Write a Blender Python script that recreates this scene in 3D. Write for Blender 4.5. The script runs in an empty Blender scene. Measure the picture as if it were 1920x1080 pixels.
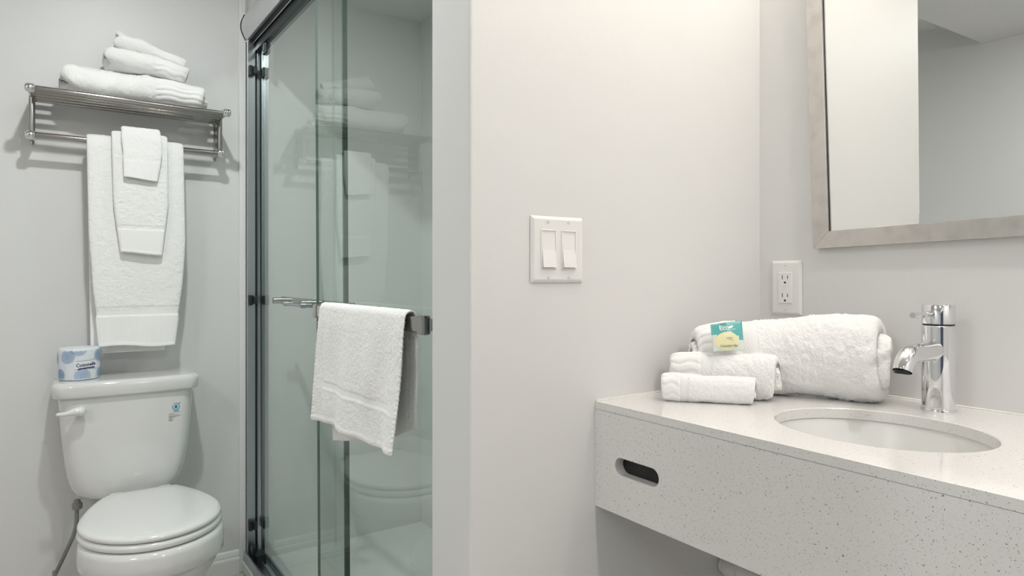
import bpy, bmesh, math, random
import numpy as np
from mathutils import Vector, Matrix

random.seed(7)
C = bpy.context.scene
COL = C.collection
PI = math.pi

# ------------------------------------------------------------------ camera
TH = math.radians(55.3157)              # camera heading, measured from +X
cam_d = bpy.data.cameras.new('camera')
cam_d.sensor_width = 36.0
cam_d.lens = 1249.6 / 1920 * 36
cam_d.shift_y = -24.3 / 1920
cam_d.clip_start = 0.02
cam = bpy.data.objects.new('camera', cam_d)
COL.objects.link(cam)
cam.location = (0, 0, 1.16)
cam.rotation_euler = (PI / 2, 0, TH - PI / 2)
C.camera = cam

# ------------------------------------------------------------------ world / exposure
w = bpy.data.worlds.new('world')
C.world = w
w.use_nodes = True
w.node_tree.nodes['Background'].inputs[0].default_value = (0.50, 0.62, 0.80, 1)
w.node_tree.nodes['Background'].inputs[1].default_value = 0.10
C.view_settings.view_transform = 'Standard'
C.view_settings.look = 'None'
C.view_settings.gamma = 1
C.view_settings.use_curve_mapping = False
C.view_settings.exposure = 0.56

# ------------------------------------------------------------------ lights (power levels; lamps are built further down)
P_TOILET = 9.6      # recessed lamp over the toilet end
P_FILL_DOOR = 2.6         # unseen fill lamp added by the doorway
P_FILL_ROOM = 8.6         # unseen fill lamp added behind the camera to brighten the switch wall
G_VANITY = 42.0      # brightness of each vanity globe
P_FILL_SHOWER = 1.4       # unseen fill lamp added to brighten the shower
P_FILL_SIDE = 6.5         # wide unseen fill light added near the left wall
COL_COOL = (0.965, 1.0, 0.985)
COL_ROOM = (1.0, 0.965, 0.95)
COL_WARM = (1.0, 0.91, 0.80)


def lamp(name, kind, loc, power, color, size, parent=None, spread=None):
    d = bpy.data.lights.new(name, kind)
    d.energy = power
    d.color = color
    if kind == 'AREA':
        d.shape = 'DISK'
        d.size = size
        if spread:
            d.spread = spread
    else:
        d.shadow_soft_size = size
    o = bpy.data.objects.new(name, d)
    COL.objects.link(o)
    o.location = loc
    if parent:
        o.parent = parent
    return o


# ------------------------------------------------------------------ materials
def mat(name, color, rough=0.5, metal=0.0, coat=0.0, spec=0.5, sheen=0.0, emis=None, estr=0):
    m = bpy.data.materials.new(name)
    m.use_nodes = True
    b = m.node_tree.nodes['Principled BSDF']
    b.inputs['Base Color'].default_value = (*color, 1)
    b.inputs['Roughness'].default_value = rough
    b.inputs['Metallic'].default_value = metal
    b.inputs['Coat Weight'].default_value = coat
    b.inputs['Coat Roughness'].default_value = 0.04
    b.inputs['Specular IOR Level'].default_value = spec
    if sheen:
        b.inputs['Sheen Weight'].default_value = sheen
        b.inputs['Sheen Roughness'].default_value = 0.6
    if emis:
        b.inputs['Emission Color'].default_value = (*emis, 1)
        b.inputs['Emission Strength'].default_value = estr
    return m


def N(m, t, **kw):
    n = m.node_tree.nodes.new(t)
    for k, v in kw.items():
        if k in n.inputs:
            n.inputs[k].default_value = v
        else:
            setattr(n, k, v)
    return n


def L(m, a, ao, b, bi):
    m.node_tree.links.new(a.outputs[ao], b.inputs[bi])


def bump(m, scale, strength, dist, detail=2, kind='noise', second=None):
    b = m.node_tree.nodes['Principled BSDF']
    tc = N(m, 'ShaderNodeTexCoord')
    if kind == 'noise':
        t = N(m, 'ShaderNodeTexNoise', Scale=scale, Detail=detail, Roughness=0.6)
        out = 'Fac'
    else:
        t = N(m, 'ShaderNodeTexVoronoi', Scale=scale)
        out = 'Distance'
    L(m, tc, 'Object', t, 'Vector')
    bp = N(m, 'ShaderNodeBump', Strength=strength, Distance=dist)
    L(m, t, out, bp, 'Height')
    if second:
        t2 = N(m, 'ShaderNodeTexNoise', Scale=second[0], Detail=3)
        L(m, tc, 'Object', t2, 'Vector')
        bp2 = N(m, 'ShaderNodeBump', Strength=second[1], Distance=second[2])
        L(m, t2, 'Fac', bp2, 'Height')
        L(m, bp2, 'Normal', bp, 'Normal')
    L(m, bp, 'Normal', b, 'Normal')
    return m


M = {}
M['wall'] = bump(mat('painted_wall', (0.745, 0.745, 0.738), 0.42), 90, 0.12, 0.0015, 3, second=(7, 0.10, 0.004))
M['ceiling'] = mat('ceiling_paint', (0.78, 0.78, 0.77), 0.8)
M['trim'] = mat('trim_paint', (0.82, 0.82, 0.81), 0.3)
M['acrylic'] = mat('shower_surround', (0.80, 0.81, 0.80), 0.18)
M['porcelain'] = mat('porcelain', (0.75, 0.75, 0.735), 0.07, coat=0.6)
M['seatplastic'] = mat('seat_plastic', (0.80, 0.80, 0.79), 0.12, coat=0.3)
M['plastic'] = mat('white_plastic', (0.84, 0.83, 0.81), 0.25)
M['plastic2'] = mat('device_plastic', (0.86, 0.85, 0.84), 0.2)
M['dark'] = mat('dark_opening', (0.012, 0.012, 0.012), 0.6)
M['rubber_gapshade'] = mat('black_rubber_gap_shade', (0.015, 0.018, 0.02), 0.45)  # black for rubber parts and for shade in narrow gaps
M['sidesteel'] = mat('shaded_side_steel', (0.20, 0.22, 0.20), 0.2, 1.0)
M['chrome'] = mat('chrome', (0.80, 0.80, 0.81), 0.045, 1.0)
M['steel'] = mat('polished_steel', (0.40, 0.385, 0.37), 0.12, 1.0)
M['alu'] = mat('bright_aluminium', (0.52, 0.55, 0.58), 0.30, 1.0)
M['header'] = mat('satin_header', (0.74, 0.74, 0.76), 0.42, 0.85)
M['shadesteel'] = mat('shade_darkened_track', (0.012, 0.020, 0.023), 0.35, 0.2)  # near-black base colour stands in for the shade under the header
M['screw'] = mat('screw_metal', (0.75, 0.74, 0.72), 0.25, 1.0)
M['hose'] = mat('braided_hose', (0.27, 0.27, 0.26), 0.45, 0.5)
M['fixture'] = mat('fixture_white', (0.85, 0.85, 0.85), 0.4)
M['lens'] = mat('lamp_lens', (1, 1, 1), 0.5, emis=(1, 0.99, 0.96), estr=6)
M['globe'] = mat('frosted_globe', (1, 1, 1), 0.5, emis=COL_WARM, estr=G_VANITY)
M['terry'] = bump(mat('terry_cloth', (0.93, 0.925, 0.915), 1.0, spec=0.1, sheen=0.3), 430, 0.42, 0.0022, 4, kind='loops',
                  second=(170, 0.38, 0.003))
M['weave'] = bump(mat('flat_woven_cloth', (0.93, 0.925, 0.915), 0.95, spec=0.1, sheen=0.15), 900, 0.35, 0.0008, 2)
M['navy'] = mat('navy_ink', (0.012, 0.03, 0.12), 0.5)
M['blue'] = mat('blue_ink', (0.11, 0.27, 0.55), 0.5)
M['blue2'] = mat('light_blue_ink', (0.30, 0.47, 0.70), 0.5)
M['wrap'] = bump(mat('paper_wrapper', (0.76, 0.80, 0.84), 0.45), 60, 0.4, 0.002, 3)
M['labelwhite'] = mat('label_white', (0.82, 0.83, 0.84), 0.45)
M['ink'] = mat('dark_ink', (0.06, 0.06, 0.06), 0.6)
M['inkgrey'] = mat('grey_ink', (0.30, 0.31, 0.28), 0.6)
M['teal'] = mat('teal_film', (0.10, 0.44, 0.42), 0.25, coat=0.4)
M['tealdark'] = mat('dark_teal_film', (0.01, 0.22, 0.21), 0.3)
M['film'] = mat('clear_frosted_film', (0.70, 0.76, 0.72), 0.25, coat=0.5)
M['soap'] = mat('cream_soap', (0.80, 0.76, 0.46), 0.4)
M['logoblue'] = mat('logo_blue', (0.0, 0.20, 0.38), 0.5)
M['logogreen'] = mat('logo_green', (0.03, 0.30, 0.22), 0.5)
M['logopale'] = mat('logo_pale', (0.62, 0.70, 0.76), 0.5)
M['logoring'] = mat('logo_ring', (0.12, 0.38, 0.50), 0.5)
M['caulk'] = mat('caulk', (0.85, 0.84, 0.80), 0.4)


def make_floor():
    m = mat('stone_tile_floor', (0.5, 0.46, 0.41), 0.35)
    b = m.node_tree.nodes['Principled BSDF']
    tc = N(m, 'ShaderNodeTexCoord')
    br = N(m, 'ShaderNodeTexBrick', Scale=1.0)
    br.offset = 0.0
    for k, v in (('Brick Width', 0.33), ('Row Height', 0.33), ('Mortar Size', 0.004)):
        br.inputs[k].default_value = v
    br.inputs['Color1'].default_value = (0.66, 0.62, 0.56, 1)
    br.inputs['Color2'].default_value = (0.60, 0.56, 0.51, 1)
    br.inputs['Mortar'].default_value = (0.30, 0.27, 0.23, 1)
    ns = N(m, 'ShaderNodeTexNoise', Scale=6.0, Detail=6)
    mx = N(m, 'ShaderNodeMixRGB', blend_type='MULTIPLY', Fac=0.4)
    L(m, tc, 'Object', br, 'Vector')
    L(m, tc, 'Object', ns, 'Vector')
    L(m, br, 'Color', mx, 'Color1')
    L(m, ns, 'Color', mx, 'Color2')
    L(m, mx, 'Color', b, 'Base Color')
    return m


def make_quartz():
    """white engineered stone with small grey and tan flecks"""
    m = mat('speckled_quartz', (0.80, 0.79, 0.775), 0.13, coat=0.2)
    b = m.node_tree.nodes['Principled BSDF']
    tc = N(m, 'ShaderNodeTexCoord')
    last = None
    base = (0.78, 0.77, 0.755, 1)
    specs = [(250, 0.10, 0.90, (0.27, 0.26, 0.25, 1)), (430, 0.12, 0.90, (0.42, 0.37, 0.31, 1)),
             (640, 0.15, 0.86, (0.60, 0.58, 0.55, 1))]
    for sc, th, pick, colr in specs:
        wob = N(m, 'ShaderNodeTexNoise', Scale=sc * 1.2, Detail=2)
        L(m, tc, 'Object', wob, 'Vector')
        add = N(m, 'ShaderNodeVectorMath', operation='MULTIPLY_ADD')
        add.inputs[1].default_value = (1.6 / sc,) * 3
        L(m, wob, 'Color', add, 0)
        L(m, tc, 'Object', add, 2)
        v = N(m, 'ShaderNodeTexVoronoi', Scale=sc)
        L(m, add, 0, v, 'Vector')
        lt = N(m, 'ShaderNodeMath', operation='LESS_THAN')
        lt.inputs[1].default_value = th * 2.2
        L(m, v, 'Distance', lt, 0)
        sep = N(m, 'ShaderNodeSeparateColor')
        L(m, v, 'Color', sep, 'Color')
        gt = N(m, 'ShaderNodeMath', operation='GREATER_THAN')
        gt.inputs[1].default_value = pick
        L(m, sep, 0, gt, 0)
        mul = N(m, 'ShaderNodeMath', operation='MULTIPLY')
        L(m, lt, 0, mul, 0)
        L(m, gt, 0, mul, 1)
        mx = N(m, 'ShaderNodeMixRGB', blend_type='MIX')
        L(m, mul, 0, mx, 'Fac')
        if last is None:
            mx.inputs['Color1'].default_value = base
        else:
            L(m, last, 'Color', mx, 'Color1')
        mx.inputs['Color2'].default_value = colr
        last = mx
    L(m, last, 'Color', b, 'Base Color')
    return m


def make_brushed():
    m = mat('brushed_nickel_frame', (0.60, 0.575, 0.55), 0.34, 1.0)
    b = m.node_tree.nodes['Principled BSDF']
    tc = N(m, 'ShaderNodeTexCoord')
    ns = N(m, 'ShaderNodeTexNoise', Scale=28.0, Detail=5)
    L(m, tc, 'Object', ns, 'Vector')
    cr = N(m, 'ShaderNodeValToRGB')
    cr.color_ramp.elements[0].position = 0.30
    cr.color_ramp.elements[0].color = (0.53, 0.51, 0.48, 1)
    cr.color_ramp.elements[1].position = 0.55
    cr.color_ramp.elements[1].color = (0.62, 0.595, 0.57, 1)
    L(m, ns, 'Fac', cr, 'Fac')
    L(m, cr, 'Color', b, 'Base Color')
    return m


def make_glass():
    m = bpy.data.materials.new('clear_greenish_glass')
    m.use_nodes = True
    nt = m.node_tree
    nt.nodes.remove(nt.nodes['Principled BSDF'])
    out = nt.nodes['Material Output']
    tr = N(m, 'ShaderNodeBsdfTransparent')
    tr.inputs['Color'].default_value = (0.935, 0.965, 0.95, 1)
    gl = N(m, 'ShaderNodeBsdfGlossy')
    gl.inputs['Roughness'].default_value = 0.0
    gl.inputs['Color'].default_value = (0.93, 0.98, 0.96, 1)
    fr = N(m, 'ShaderNodeFresnel', IOR=1.5)
    geo = N(m, 'ShaderNodeNewGeometry')
    inv = N(m, 'ShaderNodeMath', operation='SUBTRACT')
    inv.inputs[0].default_value = 1.0
    L(m, geo, 'Backfacing', inv, 1)
    mu = N(m, 'ShaderNodeMath', operation='MULTIPLY')
    L(m, fr, 'Fac', mu, 0)
    L(m, inv, 0, mu, 1)
    mu2 = N(m, 'ShaderNodeMath', operation='MULTIPLY', use_clamp=True)
    mu2.inputs[1].default_value = 1.1      # both surfaces of the pane
    L(m, mu, 0, mu2, 0)
    mx = N(m, 'ShaderNodeMixShader')
    L(m, mu2, 0, mx, 0)
    L(m, tr, 0, mx, 1)
    L(m, gl, 0, mx, 2)
    L(m, mx, 0, out, 'Surface')
    return m


M['floor'] = make_floor()
M['quartz'] = make_quartz()
M['brushed'] = make_brushed()
M['glass'] = make_glass()
M['glassedge'] = mat('dark_green_glass_edge', (0.012, 0.045, 0.038), 0.15)
M['paleedge'] = mat('pale_glass_edge', (0.10, 0.16, 0.14), 0.3)
M['mirror'] = mat('mirror_silver', (0.90, 0.915, 0.905), 0.0, 1.0)


# ------------------------------------------------------------------ mesh helpers
def empty(name, loc, label, cat, group=None):
    o = bpy.data.objects.new(name, None)
    o.empty_display_size = 0.05
    COL.objects.link(o)
    o.location = loc
    o['label'] = label
    o['category'] = cat
    if group:
        o['group'] = group
    return o


def gloc(p):
    """location of a (possibly nested) unrotated parent"""
    v = Vector((0, 0, 0))
    while p is not None:
        v = v + p.location
        p = p.parent
    return v


def link(name, verts, faces, m, parent=None, smooth=False, label=None, cat=None, group=None, kind=None,
         origin=None, mats=None, local=False, sharp=None):
    """verts are world coordinates; they are stored relative to the parent or to the thing's base"""
    V = np.asarray(verts, float).reshape(-1, 3)
    if parent is not None:
        off = np.array(gloc(parent)) if not local else np.zeros(3)
    elif origin is not None:
        off = np.array(origin, float)
    else:
        off = np.array([(V[:, 0].min() + V[:, 0].max()) / 2, (V[:, 1].min() + V[:, 1].max()) / 2, V[:, 2].min()])
    me = bpy.data.meshes.new(name)
    me.from_pydata((V - off).tolist(), [], [list(map(int, f)) for f in faces])
    me.materials.append(m)
    if mats:
        for mm in mats[0]:
            me.materials.append(mm)
        for i, k in enumerate(mats[1]):
            me.polygons[i].material_index = int(k)
    me.update()
    if smooth:
        me.polygons.foreach_set('use_smooth', [True] * len(me.polygons))
        if sharp:
            me.set_sharp_from_angle(angle=math.radians(sharp))
    o = bpy.data.objects.new(name, me)
    COL.objects.link(o)
    if parent is not None:
        o.parent = parent
    else:
        o.location = off
    if label:
        o['label'] = label
    if cat:
        o['category'] = cat
    if group:
        o['group'] = group
    if kind:
        o['kind'] = kind
    return o


class MB:
    def __init__(self):
        self.v = []
        self.f = []

    def add(self, v, f):
        n = len(self.v)
        self.v.extend([tuple(map(float, p)) for p in v])
        self.f.extend([[i + n for i in q] for q in f])
        return self

    def box(self, x0, x1, y0, y1, z0, z1, bev=0.0, seg=2):
        bm = bmesh.new()
        bmesh.ops.create_cube(bm, size=1)
        for v in bm.verts:
            v.co = Vector(((x0 + x1) / 2 + v.co.x * (x1 - x0), (y0 + y1) / 2 + v.co.y * (y1 - y0),
                           (z0 + z1) / 2 + v.co.z * (z1 - z0)))
        if bev:
            bmesh.ops.bevel(bm, geom=bm.edges[:], offset=bev, segments=seg, profile=0.5, affect='EDGES')
        bm.verts.index_update()
        self.add([v.co[:] for v in bm.verts], [[v.index for v in f.verts] for f in bm.faces])
        bm.free()
        return self

    def loft(self, rings, cap0=True, cap1=True, closed=True):
        n = len(rings[0])
        V = [p for r in rings for p in r]
        F = []
        for i in range(len(rings) - 1):
            for j in range(n if closed else n - 1):
                k = (j + 1) % n
                F.append([i * n + j, i * n + k, (i + 1) * n + k, (i + 1) * n + j])
        if cap0:
            F.append(list(range(n))[::-1])
        if cap1:
            F.append([(len(rings) - 1) * n + j for j in range(n)])
        return self.add(V, F)

    def tube(self, pts, rad, seg=16, cap=True):
        pts = [Vector(p) for p in pts]
        if not hasattr(rad, '__len__'):
            rad = [rad] * len(pts)
        up = None
        rings = []
        for i, p in enumerate(pts):
            t = (pts[min(i + 1, len(pts) - 1)] - pts[max(i - 1, 0)]).normalized()
            if up is None:
                a = Vector((0, 0, 1)) if abs(t.z) < 0.9 else Vector((1, 0, 0))
                up = (a - t * a.dot(t)).normalized()
            else:
                up = (up - t * up.dot(t)).normalized()
            s = t.cross(up)
            rings.append([tuple(p + (up * math.cos(2 * PI * k / seg) + s * math.sin(2 * PI * k / seg)) * rad[i])
                          for k in range(seg)])
        rings = [r[::-1] for r in rings]
        return self.loft(rings, cap, cap)

    def lathe(self, prof, c, seg=32, axis='z', cap=True):
        """prof: list of (radius, height) along the axis"""
        rings = []
        for r, h in prof:
            ring = []
            for k in range(seg):
                a = 2 * PI * k / seg
                p = (r * math.cos(a), r * math.sin(a), h)
                if axis == 'x':
                    p = (p[2], p[0], p[1])
                elif axis == 'y':
                    p = (p[1], p[2], p[0])
                ring.append((c[0] + p[0], c[1] + p[1], c[2] + p[2]))
            rings.append(ring)
        return self.loft(rings, cap, cap)

    def obj(self, name, m, parent=None, **kw):
        return link(name, self.v, self.f, m, parent, **kw)


def fix_normals(o):
    bm = bmesh.new()
    bm.from_mesh(o.data)
    bmesh.ops.recalc_face_normals(bm, faces=bm.faces[:])
    bm.to_mesh(o.data)
    bm.free()
    return o


def struct(name, mb, m):
    return fix_normals(mb.obj(name, m, kind='structure'))


def catmull(pts, n):
    """smooth resampling of a polyline, arrays (k,d) -> (n,d)"""
    P = np.asarray(pts, float)
    k = len(P)
    out = []
    for t in np.linspace(0, k - 1, n):
        i = min(int(t), k - 2)
        u = t - i
        p0, p1, p2, p3 = P[max(i - 1, 0)], P[i], P[i + 1], P[min(i + 2, k - 1)]
        out.append(0.5 * (2 * p1 + (p2 - p0) * u + (2 * p0 - 5 * p1 + 4 * p2 - p3) * u * u
                          + (3 * p1 - p0 - 3 * p2 + p3) * u ** 3))
    return np.array(out)


# value noise, vectorised
def vnoise(P, scale, seed=0):
    Q = np.asarray(P, float) * scale + 137.31 + seed * 17.7
    I = np.floor(Q).astype(np.int64)
    Fr = Q - I
    Fr = Fr * Fr * (3 - 2 * Fr)

    def h(ix, iy, iz):
        n = (ix * 73856093) ^ (iy * 19349663) ^ (iz * 83492791) ^ (seed * 2654435)
        n = (n ^ (n >> 13)) * 1274126177
        n = n & 0x7fffffff
        n = (n ^ (n >> 16)) & 0xffff
        return n / 65535.0
    r = 0
    for dx in (0, 1):
        for dy in (0, 1):
            for dz in (0, 1):
                wgt = ((Fr[..., 0] if dx else 1 - Fr[..., 0]) * (Fr[..., 1] if dy else 1 - Fr[..., 1])
                       * (Fr[..., 2] if dz else 1 - Fr[..., 2]))
                r = r + wgt * h(I[..., 0] + dx, I[..., 1] + dy, I[..., 2] + dz)
    return r * 2 - 1


def grid_normals(G, closed_j=True):
    if closed_j:
        dj = np.roll(G, -1, 1) - np.roll(G, 1, 1)
    else:
        dj = np.gradient(G, axis=1)
    di = np.gradient(G, axis=0)
    n = np.cross(di, dj)
    return n / (np.linalg.norm(n, axis=2, keepdims=True) + 1e-12)


def grid_faces(ni, nj, closed_j=True, flip=False):
    F = []
    for i in range(ni - 1):
        for j in range(nj if closed_j else nj - 1):
            k = (j + 1) % nj
            q = [i * nj + j, (i + 1) * nj + j, (i + 1) * nj + k, i * nj + k]
            F.append(q[::-1] if flip else q)
    return F


# ------------------------------------------------------------------ towels
def pile(G, nrm, amp, seed, mask=1.0, fold=0.003):
    n = np.abs(vnoise(G, 300, seed)) * 0.8 - .2 + vnoise(G, 190, seed + 1) * 0.45 + vnoise(G, 70, seed + 2) * 0.5
    f = vnoise(G, 14, seed + 3) * fold + vnoise(G, 30, seed + 4) * fold * 0.35
    return G + nrm * ((n * amp) * mask + f)[..., None]


def rolled_towel(name, axis, half_h, half_w, seed, label, group, band=(0.0, 0.3), herring=0.07, turns=2.6,
                 amp=0.0016, step=0.0028, rib=0.0015, rib_n=0.010, thick=0.011, parent=None, start=0.0,
                 end_stick=0.012, flat=2.0, end_round=0.016, end_pull=0.16, fold=0.003, lobes=0.0):
    """a towel rolled into a flattened spiral; axis = points of the roll's centre line, half_h/half_w along it.
    band = part of the length that is the flat woven border"""
    A = np.asarray(axis, float)
    length = np.linalg.norm(np.diff(A, axis=0), axis=1).sum()
    ni = int(length / step)
    Cn = catmull(A, ni)
    t = np.linspace(0, 1, ni)
    hh = np.interp(t, np.linspace(0, 1, len(half_h)), half_h)
    hw = np.interp(t, np.linspace(0, 1, len(half_w)), half_w)
    T = np.gradient(Cn, axis=0)
    T /= np.linalg.norm(T, axis=1, keepdims=True)
    S = np.cross(T, [0, 0, 1.0])
    S /= np.linalg.norm(S, axis=1, keepdims=True)
    U = np.cross(S, T)
    # cross-section ribbon: radii 1 -> small; outline = outer side inwards, inner side back out
    rr = max(np.mean(half_h), 0.02)
    circ = 2 * PI * rr * turns * 0.62
    ns = int(circ / step * 0.9)
    s = np.linspace(0, 1, ns)
    ang = start + s * turns * 2 * PI
    th = thick / rr
    tn = s * turns
    r_out = 1 - np.where(tn < 1, tn ** 4, tn) * th * 1.06
    r_in = r_out - th * 1.0
    r_out = np.maximum(r_out, 0.10)
    r_in = np.maximum(r_in, 0.03)

    def shape(a):      # superellipse unit radius
        c, q = np.abs(np.cos(a)), np.abs(np.sin(a))
        return 1 / (c ** flat + q ** flat) ** (1 / flat)
    sr = shape(ang)
    cx = np.concatenate([np.cos(ang) * sr * r_out, (np.cos(ang) * sr * r_in)[::-1]])
    cy = np.concatenate([np.sin(ang) * sr * r_out, (np.sin(ang) * sr * r_in)[::-1]])
    arc = np.concatenate([s, s[::-1]]) * circ
    sidx = np.concatenate([s, s[::-1]])
    nj = len(cx)
    G = Cn[:, None, :] + S[:, None, :] * (cx[None, :] * hw[:, None])[..., None] + U[:, None, :] * (cy[None, :] * hh[:, None])[..., None]
    # layers stick out by different amounts at both ends
    wave = (np.sin(sidx * turns * 2 * PI * 0.5 + seed) * 0.5 + 0.5) * end_stick + vnoise(np.c_[arc * 20, arc * 0, arc * 0 + seed], 1, seed) * 0.004
    wgt = (t - 0.5) * 2
    G = G + T[:, None, :] * (wave[None, :] * (np.where(wgt < 0, .35, 1) * wgt ** 3)[:, None])[..., None]
    nrm = grid_normals(G)
    inb = ((t > band[0]) & (t < band[1])).astype(float)
    k = np.ones(5) / 5
    inb = np.convolve(np.pad(inb, 2, mode='edge'), k, 'valid')
    hb = ((t >= band[1]) & (t < band[1] + herring)).astype(float)
    mask = (1 - inb * 0.85 - hb * 0.9)[:, None] * np.ones(nj)[None]
    ph = arc[None, :] / rib_n + 0.16 * np.sin(t * 34 + seed)[:, None] + .25 * vnoise(np.stack([arc[None, :] * 40 + 0 * t[:, None], t[:, None] * 6 + 0 * arc[None, :], 0 * arc[None, :] * t[:, None]], -1), 1, seed)
    ribs = 1 - np.exp(-((ph - np.floor(ph) - .5) / .13) ** 2)
    disp = inb[:, None] * (ribs - 0.75) * rib * 2.0 - inb[:, None] * 0.001
    LL = t * length
    disp = disp + hb[:, None] * (np.sin((LL[:, None] + arc[None, :] * 0.8) * 2 * PI / (rib_n * .48)) * 0.0009 - 0.0015)
    # ends rounded in
    endr = np.clip(np.minimum(t, 1 - t) * length / end_round, 0, 1)
    pull = (1 - np.sqrt(np.maximum(0, 1 - (1 - endr) ** 2)))[:, None, None]
    G = G + (Cn[:, None, :] - G) * pull * end_pull
    if lobes:      # doubled-over folds bulging at the far end
        lf = np.clip(1 - t * length / .075, 0, 1)[:, None]
        an = np.arctan2(cy, cx)[None, :]
        G = G + nrm * (lf * (np.cos(an * 3 + seed) * .6 + np.cos(an * 5 + 1.3 * seed) * .35) * lobes)[..., None]
        G = G - T[:, None, :] * (lf ** 2 * np.cos(an * 3 + seed + 1) * lobes * .8)[..., None]
    G = pile(G, nrm, amp, seed, mask, fold)
    G = G + nrm * disp[..., None]
    zmin = None
    F = grid_faces(ni, nj)
    V = G.reshape(-1, 3)
    for e, off in ((0, 0), (1, (ni - 1) * nj)):   # caps across the cloth thickness
        for a in range(ns - 1):
            q = [off + a, off + a + 1, off + nj - 2 - a, off + nj - 1 - a]
            F.append(q if e else q[::-1])
    mi = np.zeros(len(F), int)
    bandrow = (t[:-1] < band[1] + herring) & (t[:-1] >= band[0])
    mi[:(ni - 1) * nj] = np.repeat(bandrow.astype(int), nj)
    o = link(name, V, F, M['terry'], parent, smooth=True, label=label, cat='towel', group=group,
             mats=([M['weave']], mi))
    return fix_normals(o)


def draped_towel(name, path, widths, wc, wdir, thick, seed, label, group, cuffs=(), amp=0.0013, step=0.0028,
                 fold=0.0025, crease=(), edge=2.5, disp_fn=None, skew=None, cat='towel', endshape=None):
    """a folded towel hung over a rail: flattened tube swept along a path that goes up, over and down.
    widths/wc = width and centre (along wdir) at evenly spaced path stations; cuffs = woven bands (start,end) in path length"""
    P = np.asarray(path, float)
    seg = np.linalg.norm(np.diff(P, axis=0), axis=1)
    cum = np.concatenate([[0], np.cumsum(seg)])
    length = cum[-1]
    ni = int(length / step)
    ll = np.linspace(0, length, ni)
    Q = np.stack([np.interp(ll, cum, P[:, k]) for k in range(3)], 1)
    for _ in range(3):
        Q[1:-1] = (Q[:-2] + Q[1:-1] * 2 + Q[2:]) / 4
    t = ll / length
    W = np.interp(t, [a for a, b in widths], [b for a, b in widths])
    CC = np.interp(t, [a for a, b in wc], [b for a, b in wc])
    TH_ = np.interp(t, [a for a, b in thick], [b for a, b in thick])
    wd = np.array(wdir, float)
    T = np.gradient(Q, axis=0)
    T /= np.linalg.norm(T, axis=1, keepdims=True)
    Nn = np.cross(T, wd)
    Nn /= np.linalg.norm(Nn, axis=1, keepdims=True)
    nw = int(np.max(W) / step)
    xs = np.linspace(-1, 1, nw)
    xs = np.sign(xs) * (1 - (1 - np.abs(xs)) ** 1.25)
    prof = (1 - np.abs(xs) ** (2 * edge * 3)) ** 0.5
    # closed outline: front side left->right, back side right->left
    ox = np.concatenate([xs, xs[::-1]])
    oy = np.concatenate([prof, -prof[::-1]]) * 0.5
    nj = len(ox)
    G = (Q[:, None, :] + wd * CC[:, None, None] + wd * (ox[None, :] * W[:, None] / 2)[..., None]
         + Nn[:, None, :] * (oy[None, :] * TH_[:, None])[..., None])
    side = np.concatenate([np.ones(nw), -np.ones(nw)])
    X = ox[None, :] * W[:, None] / 2
    if skew is not None:
        G = G + skew(ll[:, None] + 0 * X, X, length)
    nrm = Nn[:, None, :] * side[None, :, None] + 0 * G
    hid = np.ones(nj)
    inc = np.zeros(ni)
    hem = np.zeros(ni)
    for a, b in cuffs:
        inc = np.maximum(inc, ((ll > a) & (ll < b)).astype(float))
    mask = (1 - inc * 0.85)[:, None] * np.ones(nj)[None]
    d = np.zeros((ni, nj))
    for (l0, l1, kind, a) in crease:
        m_ = ((ll > l0) & (ll < l1)).astype(float)[:, None]
        if kind == 'rib':        # faint ribs running down the cloth
            d += m_ * np.sin(X * 2 * PI / 0.009 + np.sin(ll * 30)[:, None] * 0.3) * a
        elif kind == 'herring':
            d += m_ * (np.sin((X + ll[:, None]) * 2 * PI / 0.006) * 0.0006 - a)
        elif kind == 'step':
            d += m_ * a
    if disp_fn is not None:
        d += disp_fn(ll[:, None] + 0 * X, X, length)
    low = vnoise(np.stack([X * 1.0 + seed, ll[:, None] * 0.45 + 0 * X, X * 0], -1), 16, seed + 5) * fold
    lowm = np.clip(np.abs(ll - length * 0.5) / (length * 0.5) * 1.6, 0.15, 1)[:, None]
    G = G + Nn[:, None, :] * (low * lowm)[..., None]
    n = vnoise(G, 330, seed) * 0.55 + vnoise(G, 170, seed + 1) * 0.6 + vnoise(G, 60, seed + 2) * 0.5
    G = G + nrm * ((n * amp * mask) + d)[..., None]
    F = grid_faces(ni, nj, flip=True)
    for e, off in ((0, 0), (1, (ni - 1) * nj)):
        for a in range(nw - 1):
            q = [off + a, off + a + 1, off + nj - 2 - a, off + nj - 1 - a]
            F.append(q if e else q[::-1])
    mi = np.zeros(len(F), int)
    mi[:(ni - 1) * nj] = np.repeat((inc[:-1] > 0.5).astype(int), nj)
    o = link(name, G.reshape(-1, 3), F, M['terry'], None, smooth=True, label=label, cat=cat, group=group,
             mats=([M['weave']], mi))
    return fix_normals(o)


# ------------------------------------------------------------------ measured places
YT, YS, XM = 2.7485, 0.92, 1.317          # toilet wall, switch wall, mirror wall
XP, TW = 0.5543, 0.1315                   # free end of the partition, its thickness
XL, YR = -1.9, -1.35                      # left wall, rear wall
ZC, ZS, YSOF = 2.62, 2.46, 1.70          # ceiling, dropped ceiling, its edge
ZCT = 0.9285                              # counter top
XC = 0.822                                # counter front

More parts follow.
